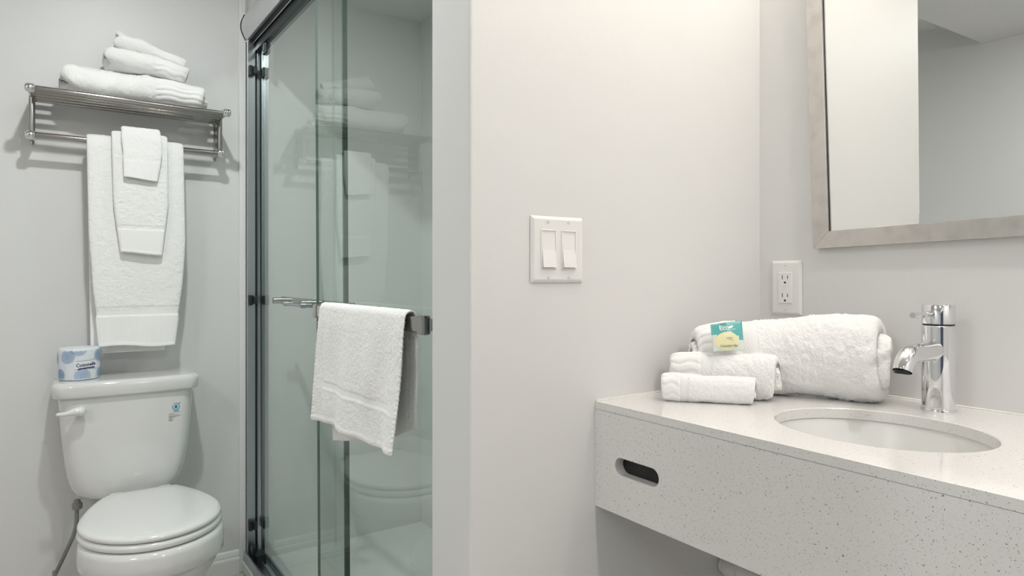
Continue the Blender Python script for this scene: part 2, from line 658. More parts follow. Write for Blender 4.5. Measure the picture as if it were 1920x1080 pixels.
# ------------------------------------------------------------------ setting
struct('floor', MB().box(XL - .1, 1.52, YR - .1, YT + .1, -0.08, 0), M['floor'])
struct('ceiling', MB().box(XL - .1, 1.52, YR - .1, YT + .1, ZC, ZC + .08), M['ceiling'])
struct('trim_1', MB().box(XL, XM, YR, YSOF, ZS, ZC), M['ceiling'])
struct('wall_back', MB().box(XL - .1, 1.52, YT, YT + .1, 0, ZC), M['wall'])
struct('wall_left', MB().box(XL - .1, XL, YR, YT, 0, ZC), M['wall'])
struct('wall_right', MB().box(XM, XM + .08, YR, YS, 0, ZC), M['wall'])
# partition with the switches (slightly eased free corners)
struct('wall_partition', MB().box(XP, 1.52, YS, YS + TW, 0, ZC, 0.004, 2), M['wall'])
# rear wall with an open doorway
rw = MB()
rw.box(XL, -1.50, YR - .1, YR, 0, ZC)
rw.box(-0.10, XM, YR - .1, YR, 0, ZC)
rw.box(-1.50, -0.10, YR - .1, YR, 2.05, ZC)
struct('wall_rear', rw, M['wall'])
dc = MB()
for xx in (-1.57, -0.10):
    dc.box(xx, xx + .07, YR, YR + .015, 0, 2.12, .003)
dc.box(-1.57, -0.03, YR, YR + .015, 2.05, 2.12, .003)
struct('trim_2', dc, M['trim'])
# shower shell
struct('wall_shower', MB().box(1.397, 1.52, YS + TW, YT, 0, ZC), M['acrylic'])
struct('trim_3', MB().box(0.70, 1.397, YS + TW, YT, 2.315, 2.36), M['ceiling'])          # shower ceiling
struct('trim_4', MB().box(0.635, 0.70, YS + TW, YT, 2.172, ZC), M['wall'])               # bulkhead over the doors
pan = MB()
pan.box(0.70, 1.397, YS + TW, YT, 0, 0.03, 0)
pan.box(0.615, 0.705, YS + TW, YT, 0, 0.045, 0.006)
struct('trim_5', pan, M['acrylic'])


def baseboard(name, x0, x1, y):
    prof = [(0, 0), (-.014, 0), (-.014, .055), (-.012, .062), (-.009, .064), (-.009, .071), (-.006, .083), (-.003, .088), (0, .09)]
    rings = [[(x, y + a, b) for a, b in prof] for x in (x0, x1)]
    mb = MB()
    mb.loft(rings)
    return struct(name, mb, M['trim'])


baseboard('baseboard_back', XL, 0.604, YT)
ct = MB()
ct.box(0.604, 0.6285, YT - .008, YT, 0, ZC, .002)
struct('trim_6', ct, M['trim'])

# ------------------------------------------------------------------ lamps
def ceiling_or_fill_lamp(x, y, z, power, colr, size, label, spread=None):
    r = empty('ceiling_or_fill_light', (x, y, z), label, 'ceiling light')
    mb = MB()
    mb.lathe([(size * .55, -.001), (size * .62, -.012), (size * .8, -.010), (size * .86, -.0002), (size * .55, -.0002)], (x, y, z), 40, cap=False)
    fix_normals(mb.obj('trim_ring', M['fixture'], r, smooth=True))
    mb = MB()
    mb.lathe([(size * .56, -.0005), (size * .56, -.004), (size * .3, -.006)], (x, y, z), 40)
    mb.obj('lens', M['lens'], r)
    lamp('ceiling_or_fill_lamp', 'AREA', (0, 0, -.016), power, colr, size, r, spread)
    return r


ceiling_or_fill_lamp(0.19, 1.64, ZS, P_TOILET, COL_COOL, 0.07, 'round recessed light at the edge of the dropped ceiling facing the toilet')
ceiling_or_fill_lamp(0.72, -0.72, ZS, P_FILL_ROOM, COL_ROOM, 0.14, 'unseen fill light added in the dropped ceiling to brighten the switch wall')
ceiling_or_fill_lamp(-0.75, -0.85, ZS, P_FILL_DOOR, COL_COOL, 0.14, 'unseen fill light added in the dropped ceiling by the doorway')
ceiling_or_fill_lamp(-1.35, 0.45, ZS, P_FILL_SIDE, COL_COOL, 0.45, 'wide unseen fill light added by the left wall')
ceiling_or_fill_lamp(1.05, 1.9, 2.315, P_FILL_SHOWER, COL_COOL, 0.12, 'unseen fill light added in the shower ceiling')

vl = empty('vanity_light', (XM, .40, 2.22), 'three globe light bar above the mirror', 'wall light')
MB().box(XM - .025, XM - .0005, .10, .70, 2.18, 2.26, .006).obj('back_plate', M['brushed'], vl)
for yy in (.16, .40, .64):
    mb = MB()
    mb.tube([(XM - .02, yy, 2.22), (XM - .145, yy, 2.22), (XM - .155, yy, 2.23)], .008, 12)
    mb.obj('arm', M['brushed'], vl, smooth=True)
    mb = MB()
    pr_ = [(.045 * math.sin(a) + .0005, -.045 * math.cos(a)) for a in np.linspace(0, PI, 16)]
    mb.lathe(pr_, (XM - .155, yy, 2.275), 24, cap=False)
    g = mb.obj('globe', M['globe'], vl, smooth=True)
    g.visible_shadow = True

# ------------------------------------------------------------------ shower enclosure
fr = empty('shower_door_frame', (0.65, 2.0, 0.045), 'chrome shower frame with curved header, wall channel and bottom track', 'shower frame')
# header: bowed profile in X-Z swept along Y
def header_ring(y, g=0.0):
    pts = []
    for k in range(13):
        a = k / 12
        z = 2.078 + a * 0.098
        bow = math.sin(PI * (0.12 + a * 0.70)) * 0.030
        pts.append((0.640 - bow - g, y, z + (g if a > .5 else -g) * (1 if k in (0, 12) else 0)))
    pts.append((0.695 + g, y, 2.176 + g))
    pts.append((0.695 + g, y, 2.120))
    pts.append((0.660, y, 2.120))
    pts.append((0.660, y, 2.078 - g))
    return pts


mb = MB()
mb.loft([header_ring(YT - .008), header_ring(YS + TW + .002)])
hd = fix_normals(mb.obj('header', M['header'], fr, smooth=True, sharp=40))
mb = MB()
mb.loft([header_ring(YT - .008, .003), header_ring(YT - .0005, .003)])
cp = fix_normals(mb.obj('end_cap', M['chrome'], fr))
cp['label'] = 'polished end cap of the header'
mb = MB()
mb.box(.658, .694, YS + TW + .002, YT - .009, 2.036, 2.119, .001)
mb.box(.634, .6575, YS + TW + .002, YT - .009, 2.0715, 2.0775, .0005)  # plate added, near-black, as the shade under the header
mb.obj('track_shade_plate', M['shadesteel'], fr)
mb = MB()
mb.box(.650, .6535, YS + TW + .002, YT - .009, 2.0660, 2.0710, .001)
mb.obj('guide_rail', M['chrome'], fr)
# wall channel (U profile) and a black strip for the shade in its gap
mb = MB()
mb.box(.630, .6585, YT - .030, YT - .0005, .05, 2.078, .0008)
mb.box(.6665, .694, YT - .030, YT - .0005, .05, 2.078, .0008)
mb.box(.690, .694, YT - .045, YT - .0305, .05, 2.078, .0008)
mb.obj('wall_channel', M['alu'], fr)
mb = MB()
mb.box(.6587, .6663, YT - .024, YT - .001, .051, 2.077)
mb.obj('gap_shade', M['rubber_gapshade'], fr)
mb = MB()
mb.box(.6300, .694, YS + TW + .002, YS + TW + .03, .05, 2.078, .001)
mb.obj('wall_channel', M['alu'], fr)
# bottom track: sill with an upright lip
mb = MB()
mb.box(.618, .700, YS + TW + .002, YT - .0005, .0455, .052, .001)
mb.box(.618, .626, YS + TW + .002, YT - .02, .052, .085, .0015)
mb.box(.658, .662, YS + TW + .002, YT - .05, .052, .072, .001)
mb.box(.692, .700, YS + TW + .002, YT - .05, .052, .068, .001)
mb.obj('bottom_track', M['alu'], fr)
mb = MB()
mb.box(.642, .678, YT - .12, YT - .06, .0525, .095, .004)
mb.box(.636, .650, YT - .085, YT - .045, .0525, .115, .003)
mb.obj('door_guide', M['shadesteel'], fr)
for zz in (1.955, 1.062, .185):
    mb = MB()
    mb.box(.632, .646, YT - .046, YT - .0305, zz - .020, zz + .020, .002)
    mb.box(.646, .660, YT - .060, YT - .0305, zz - .014, zz + .016, .002)
    mb.box(.6815, .689, YT - .060, YT - .0305, zz - .018, zz + .018, .002)
    mb.obj('door_bumper', M['rubber_gapshade'], fr)


def glass_panel(name, x, y0, y1, z0, z1, lean, label, far_edge=1):
    """y1 > y0; lean shifts the foot towards the near end (a panel hung a little out of plumb)"""
    r = empty(name, (x, (y0 + y1) / 2, z0), label, 'shower door')
    h = .004
    V = []
    for z, s in ((z0, -lean), (z1, lean)):
        for (xx, yy) in ((x - h, y0), (x + h, y0), (x + h, y1), (x - h, y1)):
            V.append((xx, yy + s, z))
    F = [[0, 1, 2, 3][::-1], [4, 5, 6, 7], [0, 1, 5, 4], [1, 2, 6, 5], [2, 3, 7, 6], [3, 0, 4, 7]]
    o = link('glass_pane', V, F, M['glass'], r, mats=([M['glassedge'], M['paleedge']], [1, 1, 1, 0, far_edge, 0]))
    fix_normals(o)
    return r


outer = glass_panel('sliding_door_panel', .645, 1.085, 1.934, .058, 2.060, .016, 'outer sliding glass shower panel carrying the towel bar with the draped mat', 2)
inner = glass_panel('sliding_door_panel', .674, 1.790, 2.6900, .074, 2.0355, .014, 'inner sliding glass shower panel beside the toilet wall, with a handle bar inside')
# dark strip on the free edge of the inner panel
V = []
for z, s_ in ((.080, -.014), (2.035, .014)):
    for xx, yy in ((.6675, 1.781), (.6805, 1.781), (.6805, 1.7895), (.6675, 1.7895)):
        V.append((xx, yy + s_, z))
fix_normals(link('edge_strip', V, [[0, 1, 2, 3][::-1], [4, 5, 6, 7], [0, 1, 5, 4], [1, 2, 6, 5], [2, 3, 7, 6], [3, 0, 4, 7]], M['glassedge'], inner))
# outer towel bar
mb = MB()
mb.box(.592, .606, 1.158, 1.821, 1.046, 1.078, .003)
b_ = mb.obj('towel_bar', M['steel'], outer)
for yy in (1.170, 1.800):
    mb = MB()
    mb.box(.590, .609, yy - .014, yy + .014, 1.043, 1.081, .004)
    mb.box(.609, .640, yy - .009, yy + .009, 1.050, 1.074, .003)
    mb.obj('bar_bracket', M['steel'], outer)
for yy in (1.26, 1.76):
    mb = MB()
    mb.lathe([(.018, 0), (.018, .009)], (.6495, yy, 2.030), 20, 'x')
    mb.obj('roller', M['shadesteel'], outer, smooth=False)
# inner bar
mb = MB()
mb.box(.712, .724, 1.84, 2.56, 1.050, 1.080, .003)
mb.obj('towel_bar', M['steel'], inner)
for yy in (1.86, 2.20, 2.54):
    mb = MB()
    mb.lathe([(.012, 0), (.012, .034)], (.679, yy, 1.065), 16, 'x')
    mb.obj('bar_bracket', M['steel'], inner, smooth=True, sharp=40)
# finger pull: short bright rod on the outside of the inner panel
mb = MB()
mb.tube([(.656, 2.32, 1.062), (.656, 2.12, 1.062)], .0045, 12)
for yy in (2.315, 2.125):
    mb.lathe([(.008, 0), (.008, .016)], (.6535, yy, 1.062), 14, 'x')
mb.obj('handle', M['alu'], inner, smooth=True, sharp=40)
for yy in (1.90, 2.60):
    mb = MB()
    mb.lathe([(.016, 0), (.016, .008)], (.660, yy, 2.020), 20, 'x')
    mb.box(.661, .670, yy - .022, yy + .022, 1.995, 2.035, .002)
    mb.obj('roller', M['shadesteel'], inner)

# ------------------------------------------------------------------ bath mat over the outer bar
yb = .599
def mat_skew(l, x, ln):
    """front bottom flares to the left and swings towards the room at its near corner"""
    fr_ = np.clip((l - ln * .52) / (ln * .48), 0, 1)
    bk_ = np.clip((ln * .48 - l) / (ln * .48), 0, 1)
    z = np.zeros(l.shape + (3,))
    z[..., 1] = fr_ * (0.045) * (0.5 + x) + bk_ * .01
    z[..., 0] = fr_ ** 2 * (-0.006 * np.clip(-x / .27, -.3, 1) - .009 * np.sin(x * 22 + 1.0)) - 0.004 * fr_ * np.sin(x * 45)
    z[..., 2] = fr_ ** 2 * (-x * .040 + .004 * np.sin(x * 16)) + bk_ * (.035 - .27 * (x - .04) + .25 * np.clip(-x - .1, 0, 1)) * .75 - bk_ * .02
    return z


def mat_disp(l, x, ln):
    d = np.zeros(l.shape)
    w_ = .535
    fx = (x / w_)
    lb = ln - l
    # stitched side border (left side = +y) and woven band above the hem
    side = np.abs(np.abs(fx) - .405)
    d -= np.exp(-(side / .006) ** 2) * .0012
    band = ((lb > .085) & (lb < .103) & (np.abs(fx) < .40)) * 1.0
    d -= band * .0010
    d += np.exp(-((lb - .083) / .003) ** 2) * .0006
    d += np.exp(-((lb - .008) / .004) ** 2) * .0012
    d += (np.abs(fx) > .475) * (np.sin(l * 2 * PI / .010) > 0) * .0011
    return d


pathm = [(.622, 0, .752), (.618, 0, .90), (.614, 0, 1.05), (.611, 0, 1.078), (.606, 0, 1.0855), (.599, 0, 1.087),
         (.592, 0, 1.0855), (.586, 0, 1.078), (.583, 0, 1.04), (.580, 0, .90), (.577, 0, .785)]
lnm = sum(math.dist(pathm[i], pathm[i + 1]) for i in range(len(pathm) - 1))
draped_towel('bath_mat', pathm, [(0, .50), (.5, .515), (1, .53)], [(0, 1.485), (.5, 1.481), (1, 1.482)], (0, 1, 0),
             [(0, .005), (.5, .0055), (1, .0055)], 31, 'white terry bath mat draped over the shower door bar', None,
             cuffs=[(lnm - .103, lnm - .086)], amp=.0009, fold=.006, disp_fn=mat_disp, skew=mat_skew, cat='bath mat')

# ------------------------------------------------------------------ towel shelf
sh = empty('towel_shelf', (.235, YT, 1.60), 'chrome wall shelf with towel rail above the toilet', 'towel shelf')
ZT, ZL_ = 1.741, 1.6125
XA, XB = -.050, .515
for k, yy in enumerate((2.548, 2.591, 2.634, 2.677, 2.720)):
    mb = MB()
    mb.tube([(XA, yy, ZT + .001), (XB, yy, ZT - .003)], .0070 if k else .0085, 20)
    mb.obj('shelf_rail', M['steel'], sh, smooth=True, sharp=50)
mb = MB()
mb.tube([(XA, 2.65, ZL_ + .002), (XB, 2.65, ZL_ - .002)], .0092, 20)
mb.obj('towel_rail', M['steel'], sh, smooth=True, sharp=50)
for sgn, xx in ((-1, XA), (1, XB)):
    mb = MB()
    mb.box(xx - .004, xx + .004, YT - .016, YT - .0005, ZL_ - .018, ZT + .016, .003)      # wall plate
    mb.obj('wall_plate', M['steel'], sh)
    mb = MB()
    mb.tube([(xx, YT - .004, ZT), (xx, 2.548, ZT)], .009, 20)
    mb.tube([(xx, 2.65, ZT - .006), (xx, 2.65, ZL_)], .0088, 20)
    mb.tube([(xx, YT - .004, ZL_), (xx, 2.65, ZL_)], .0080, 20)
    mb.obj('bracket', M['steel'], sh, smooth=True, sharp=50)
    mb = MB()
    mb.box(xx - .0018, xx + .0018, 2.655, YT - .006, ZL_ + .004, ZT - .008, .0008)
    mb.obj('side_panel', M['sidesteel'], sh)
    for yy, zz in ((2.548, ZT), (2.65, ZL_)):
        mb = MB()
        R_ = .0145
        prf = [(.010, -.014), (R_, -.010), (R_, .006), (.0125, .0105), (.008, .0135), (.0005, .0145)]
        prf = [(r, h * sgn) for r, h in prf]
        mb.lathe(prf, (xx + sgn * .004, yy, zz), 24, 'x', cap=True)
        fix_normals(mb.obj('end_cap', M['chrome'], sh, smooth=True, sharp=50))

# folded towels on the shelf
GS = 'folded towels stacked on the shelf'
rolled_towel('bath_towel', [(.042, 2.642, 1.800), (.15, 2.640, 1.8005), (.30, 2.640, 1.7985), (.446, 2.640, 1.796)],
             [.044, .049, .050, .048, .046], [.068, .074, .074, .073, .068], 11,
             'large white towel lying on the chrome shelf, lowest of its stack', GS,
             band=(.66, 1.01), herring=0.0, turns=2.4, thick=.017, start=-2.0, flat=2.5, rib_n=.0125, rib=.0022,
             end_stick=.030, end_round=.040, end_pull=.26, fold=.007, step=.0022, amp=.0022, lobes=.016)
rolled_towel('hand_towel', [(.160, 2.640, 1.901), (.27, 2.638, 1.890), (.388, 2.636, 1.874)],
             [.034, .037, .034, .034], [.052, .057, .056, .050], 12,
             'medium white towel between the large towel and the smallest one on the shelf stack', GS,
             band=(.60, 1.01), herring=0.0, turns=2.2, thick=.013, start=-2.0, flat=2.3, rib_n=.0115, rib=.0018,
             end_stick=.024, end_round=.030, end_pull=.26, fold=.006, step=.0021, amp=.0019, lobes=.012)
rolled_towel('washcloth', [(.190, 2.636, 1.957), (.24, 2.636, 1.948), (.30, 2.635, 1.935), (.376, 2.634, 1.916)],
             [.034, .028, .025, .021], [.032, .040, .040, .036], 13,
             'small white washcloth on top of the towel stack on the shelf', GS,
             band=(.60, 1.01), herring=0.0, turns=1.9, thick=.010, start=-2.0, flat=2.1, rib_n=.009, rib=.0013,
             end_stick=.026, amp=.0014, end_round=.022, end_pull=.24, fold=.005, step=.0019, lobes=.010)

# towels hanging from the rail
GH = 'towels hanging over the rail under the shelf'
def hang_path(yb_, yf, ztop, zb_, zf):
    return [(0, yb_, zb_), (0, yb_, ztop - .03), (0, yb_ - .006, ztop - .006), (0, (yb_ + yf) / 2, ztop),
            (0, yf + .006, ztop - .006), (0, yf, ztop - .035), (0, yf - .002, (ztop + zf) / 2), (0, yf, zf)]


def flare(l0, amt):
    def f(l, x, ln):
        z = np.zeros(l.shape + (3,))
        a = np.clip((l - l0) / (ln - l0), 0, 1)
        z[..., 0] = a * (x * amt)
        z[..., 2] = -a * .004 * (x / .12) - a * .003 * np.sin(x * 30)
        return z
    return f


p = hang_path(2.680, 2.632, 1.630, .892, .916)
ln = sum(math.dist(p[i], p[i + 1]) for i in range(len(p) - 1))
draped_towel('bath_towel', p, [(0, .225), (.45, .285), (.52, .293), (.75, .292), (.86, .272), (.90, .258), (.925, .248), (.94, .254), (1, .244)],
             [(0, .224), (.45, .243), (.55, .245), (.8, .252), (1, .248)], (1, 0, 0),
             [(0, .012), (.46, .014), (.5, .012), (.56, .018), (1, .018)], 21,
             'long white bath towel hanging over the shelf rail behind two smaller ones', GH,
             cuffs=[(ln - .118, ln + 1), (-1, .12)], crease=[(ln - .135, ln - .105, 'herring', .0015), (ln - .105, ln - .012, 'rib', .0005),
                                                            (ln - .105, ln, 'step', .0025), (ln - .010, ln, 'step', .0015)],
             fold=.004, skew=flare(ln - .1, -.05))
p = hang_path(2.700, 2.606, 1.648, 1.30, 1.232)
ln = sum(math.dist(p[i], p[i + 1]) for i in range(len(p) - 1))
draped_towel('hand_towel', p, [(0, .15), (.46, .165), (.56, .170), (.80, .165), (.92, .142), (1, .128)],
             [(0, .25), (.5, .252), (.8, .256), (1, .256)], (1, 0, 0),
             [(0, .008), (.46, .010), (.52, .010), (.6, .016), (1, .018)], 22,
             'white hand towel hanging in front of the long bath towel', GH,
             cuffs=[(ln - .085, ln + 1)], crease=[(ln - .098, ln - .082, 'herring', .0012), (ln - .082, ln - .010, 'rib', .0005), (ln - .082, ln, 'step', .0018), (ln - .010, ln, 'step', .0012)],
             fold=.003, skew=flare(ln - .09, -.02))
p = hang_path(2.712, 2.586, 1.664, 1.50, 1.486)
ln = sum(math.dist(p[i], p[i + 1]) for i in range(len(p) - 1))
draped_towel('washcloth', p, [(0, .10), (.5, .108), (.7, .122), (1, .108)],
             [(0, .247), (.5, .250), (.8, .258), (1, .252)], (1, 0, 0),
             [(0, .006), (.5, .007), (.6, .011), (1, .012)], 23,
             'small white washcloth hanging foremost over the rail towels', GH,
             cuffs=[(ln - .060, ln + 1)], crease=[(ln - .060, ln - .006, 'rib', .0005), (ln - .060, ln, 'step', .0010)],
             fold=.003, skew=flare(ln - .06, -.05), amp=.001)


# ------------------------------------------------------------------ toilet
def rrect(cx, cy, a, b, r, z, n=8, bow=0.0):
    """rounded rectangle ring, half sizes a,b, corner radius r; bow pushes the front (-y) side out"""
    pts = []
    for qx, qy, a0 in ((1, 1, 0), (-1, 1, PI / 2), (-1, -1, PI), (1, -1, 3 * PI / 2)):
        for k in range(n + 1):
            an = a0 + k / n * PI / 2
            x = qx * (a - r) + r * math.cos(an)
            y = qy * (b - r) + r * math.sin(an)
            if y < 0:
                y -= bow * (1 - (x / a) ** 2)
            pts.append((cx + x, cy + y, z))
        if qx == -1 and qy == -1:           # extra points along the bowed front
            for s_ in np.linspace(-1, 1, 9)[1:-1]:
                x = s_ * (a - r)
                pts.append((cx + x, cy - b - bow * (1 - (x / a) ** 2), z))
    return pts


to = empty('toilet', (.23, 2.40, 0), 'white two-piece toilet with closed lid against the wall', 'toilet')
TXC = .2155
ty0, ty1 = 2.545, 2.732
tyc, tyh = (ty0 + ty1) / 2, (ty1 - ty0) / 2
rings = []
for z, a, b, r in ((.425, .10, .060, .04), (.427, .125, .070, .05), (.432, .138, .078, .05), (.445, .152, .083, .05),
                   (.47, .164, .087, .05), (.51, .174, .089, .048), (.57, .182, .0915, .045), (.66, .190, .093, .042),
                   (.765, .197, .0935, .040)):
    rings.append(rrect(TXC, tyc, a, b, r, z, bow=.012))
mb = MB()
mb.loft(rings)
fix_normals(mb.obj('tank', M['porcelain'], to, smooth=True, sharp=50))
rings = []
for z, d_ in ((.7652, -.006), (.768, -.001), (.772, .001), (.800, .003), (.808, .001), (.8135, -.004), (.816, -.012), (.8172, -.03)):
    rings.append(rrect(TXC, tyc - .004, .211 + d_, .102 + d_, .038 + min(d_, 0) * .5, z, bow=.012))
mb = MB()
mb.loft(rings)
fix_normals(mb.obj('tank_lid', M['porcelain'], to, smooth=True, sharp=60))
# lever
mb = MB()
lp = catmull([(.078, 2.512, .7290), (.062, 2.508, .7290), (.046, 2.506, .7262), (.030, 2.506, .7250), (.0185, 2.508, .7250)], 22)
lr = catmull([(.0150, 0), (.0125, 0), (.0082, 0), (.0066, 0), (.0060, 0)], 22)[:, 0]
mb.tube([tuple(q) for q in lp], list(lr), 16)
mb.lathe([(.0005, -.018), (.008, -.0165), (.013, -.011), (.0155, -.003), (.0155, .004), (.012, .010), (.011, .040)], (.078, 2.514, .729), 24, 'y')
mb.lathe([(.0005, 0), (.0035, .0006), (.0056, .003), (.0060, .006)], (.0128, 2.508, .7250), 12, 'x')
fix_normals(mb.obj('flush_lever', M['seatplastic'], to, smooth=True, sharp=60))


def seat_outline(cx, yb_, yf, wb, wm, inset=0.0, n=56):
    """closed outline: straight back edge, widening sides, round front"""
    P0 = []
    ym = yb_ - (yb_ - yf) * .56
    for k in range(n):
        a = k / n * 2 * PI
        c, s_ = math.cos(a), math.sin(a)
        if s_ <= 0:      # front half: ellipse
            x = c * wm
            y = ym + s_ * (ym - yf)
        else:
            aa = a if a <= PI / 2 else PI - a
            lim = math.radians(58)
            if aa < lim:
                f = aa / lim
                x = wm + (wb - wm) * f ** 1.65
                y = ym + (yb_ - .006 - ym) * (1 - (1 - f) ** 1.08)
            else:
                f = (PI / 2 - aa) / (PI / 2 - lim)
                x = wb * f * .985
                y = yb_ - .006 * f ** 6
            x = x if c >= 0 else -x
        x *= (1 - inset / wm)
        y = ym + (y - ym) * (1 - inset / (ym - yf))
        P0.append((cx + x, y))
    return P0


SXC = .2455
def sheet(levels, par, name, m, cxs=SXC):
    rings_ = []
    for z, ins, tilt in levels:
        o_ = seat_outline(cxs, 2.488, 2.012, .102, .1865, ins)
        rings_.append([(x, y, z) for x, y in o_])
    mb_ = MB()
    mb_.loft(rings_)
    return fix_normals(mb_.obj(name, m, par, smooth=True, sharp=65))


sheet([(.4435, .006, 0), (.446, .001, 0), (.452, 0, 0), (.4565, .002, 0), (.4600, .007, 0), (.4620, .016, 0), (.4635, .045, 0), (.4645, .10, 0), (.4648, .16, 0)], to, 'seat_lid', M['seatplastic'])
sheet([(.4195, .007, 0), (.422, .001, 0), (.428, -.002, 0), (.436, -.001, 0), (.4405, .004, 0), (.4415, .012, 0)], to, 'seat', M['seatplastic'])
# bowl
rings = []
for z, w_, yf, yb_ in ((0.0, .120, 2.22, 2.62), (.02, .117, 2.23, 2.62), (.06, .106, 2.25, 2.60), (.14, .105, 2.22, 2.58), (.20, .124, 2.16, 2.58),
                       (.26, .152, 2.080, 2.60), (.30, .169, 2.040, 2.62), (.325, .178, 2.022, 2.64), (.340, .1825, 2.014, 2.66), (.345, .1885, 2.006, 2.66),
                       (.352, .1915, 2.000, 2.67), (.375, .1925, 1.998, 2.68), (.402, .1915, 1.999, 2.69), (.411, .189, 2.002, 2.69), (.4165, .184, 2.010, 2.685), (.4182, .172, 2.02, 2.67)):
    ring = []
    ym = yf + w_ * 1.05
    for k in range(56):
        a = k / 56 * 2 * PI
        c, s_ = math.cos(a), math.sin(a)
        if s_ <= 0:
            ring.append((SXC + .001 + c * (w_ - .003), ym + s_ * (ym - yf), z))
        else:
            q = (abs(c) ** 3.2 + abs(s_) ** 3.2) ** (-1 / 3.2)
            y = ym + s_ * q * (yb_ - ym)
            f = (y - ym) / max(yb_ - ym, 1e-5)
            ring.append((SXC + .001 - .02 * f + c * q * ((w_ - .003) * (1 - .45 * f)), y, z))
    rings.append(ring)
mb = MB()
mb.loft(rings)
fix_normals(mb.obj('bowl', M['porcelain'], to, smooth=True, sharp=60))
for xx in (SXC - .07, SXC + .07):
    mb = MB()
    mb.box(xx - .02, xx + .02, 2.484, 2.520, .4185, .452, .006, 3)
    mb.obj('hinge', M['seatplastic'], to, smooth=False)
# supply hose
hp = catmull([(.072, 2.60, .425), (.070, 2.600, .395), (.066, 2.60, .33), (.040, 2.605, .26), (.018, 2.63, .20), (.010, 2.69, .16), (.010, 2.735, .155)], 60)
mb = MB()
mb.tube([tuple(q) for q in hp], .0062, 12)
mb.obj('supply_hose', M['hose'], to, smooth=True)['label'] = 'grey braided water hose'
mb = MB()
mb.lathe([(.014, 0), (.015, .004), (.015, .018), (.010, .022), (.009, .030)], (.071, 2.60, .396), 10)
mb.obj('hose_nut', M['hose'], to)


# ---- printing on things
def text_mesh(body, size, bold=0.0):
    cu = bpy.data.curves.new('lettering', 'FONT')
    cu.body = body
    cu.size = size
    cu.align_x = 'CENTER'
    cu.align_y = 'CENTER'
    cu.offset = bold
    cu.resolution_u = 3
    o = bpy.data.objects.new('lettering', cu)
    COL.objects.link(o)
    dg = bpy.context.evaluated_depsgraph_get()
    me = bpy.data.meshes.new_from_object(o.evaluated_get(dg))
    V = np.array([v.co[:] for v in me.vertices])
    F = [list(p_.vertices) for p_ in me.polygons]
    bpy.data.objects.remove(o)
    bpy.data.curves.remove(cu)
    bpy.data.meshes.remove(me)
    return V, F


def subdivide2d(V, F, maxlen):
    bm = bmesh.new()
    vs = [bm.verts.new(v) for v in V]
    for f in F:
        try:
            bm.faces.new([vs[i] for i in f])
        except ValueError:
            pass
    bmesh.ops.triangulate(bm, faces=bm.faces[:])
    for _ in range(3):
        es = [e for e in bm.edges if e.calc_length() > maxlen]
        if not es:
            break
        bmesh.ops.subdivide_edges(bm, edges=es, cuts=1)
        bmesh.ops.triangulate(bm, faces=[f for f in bm.faces if len(f.verts) > 3])
    bm.verts.index_update()
    V2 = np.array([v.co[:] for v in bm.verts])
    F2 = [[v.index for v in f.verts] for f in bm.faces]
    bm.free()
    return V2, F2


# stickers on the tank front (front plane follows the bow of the tank)
def tank_front(x, z, out=.0006):
    f = np.interp(z, [.425, .57, .66, .765], [.0895, .0915, .093, .0935])
    a = np.interp(z, [.57, .66, .765], [.182, .190, .197])
    return (x, tyc - f - .012 * (1 - ((x - TXC) / a) ** 2) - out, z)


def on_tank(V, out=.0006):
    return [tank_front(float(x), float(z), out) for x, z, *_ in V]


def disc2d(cx, cz, r, n=32, r0=0.0):
    if r0 <= 0:
        return [(cx + r * math.cos(2 * PI * k / n), cz + r * math.sin(2 * PI * k / n)) for k in range(n)], [list(range(n))]
    V, F = [], []
    for k in range(n):
        a = 2 * PI * k / n
        V += [(cx + r0 * math.cos(a), cz + r0 * math.sin(a)), (cx + r * math.cos(a), cz + r * math.sin(a))]
    for k in range(n):
        j = (k + 1) % n
        F.append([2 * k, 2 * k + 1, 2 * j + 1, 2 * j])
    return V, F


SX, SZ = .3535, .7085
stk = MB()
v_, f_ = disc2d(SX, SZ, .0115)
stk.add(on_tank(v_, .0004), f_)
sticker = stk.obj('eco_sticker', M['logopale'], to)
sticker['label'] = 'round blue and green water drop sticker'
drop = [(SX, SZ + .0075)]
for k in range(13):
    a = math.radians(20 - k * (220 / 12))
    drop.append((SX + .0044 * math.cos(a), SZ - .0012 + .0044 * math.sin(a)))
mb = MB()
mb.add(on_tank(drop, .0008), [list(range(len(drop)))])
mb.obj('drop_print', M['logoblue'], sticker)
mb = MB()
random.seed(3)
for k in range(22):
    a = 2 * PI * k / 22 + .1
    if 2.2 < a % (2 * PI) < 2.4:
        continue
    c, s_ = math.cos(a), math.sin(a)
    r0, r1 = .0092, .0122
    wv = .0011 + random.random() * .0006
    q = [(SX + c * r0 - s_ * wv, SZ + s_ * r0 + c * wv), (SX + c * r0 + s_ * wv, SZ + s_ * r0 - c * wv),
         (SX + c * r1 + s_ * wv, SZ + s_ * r1 - c * wv), (SX + c * r1 - s_ * wv, SZ + s_ * r1 + c * wv)]
    mb.add(on_tank(q, .0008), [[0, 1, 2, 3]])
for j, (x0, x1) in enumerate(((-.0075, .0085), (-.0075, .0085))):
    zz = SZ - .0155 - j * .0032
    x = x0
    while x < x1:
        wv = .0012 + random.random() * .0022
        q = [(SX + x, zz), (SX + x + wv, zz), (SX + x + wv, zz + .0018), (SX + x, zz + .0018)]
        mb.add(on_tank(q, .0008), [[0, 1, 2, 3]])
        x += wv + .0007
mb.obj('ring_print', M['logoring'], sticker)
mb = MB()
q = [(SX + .009, SZ + .0085), (SX + .0125, SZ + .0095), (SX + .0128, SZ + .0145), (SX + .0105, SZ + .0125)]
mb.add(on_tank(q, .0008), [[0, 1, 2, 3]])
mb.obj('leaf_print', M['logogreen'], sticker)
mb = MB()
LX, LZ = .331, .685
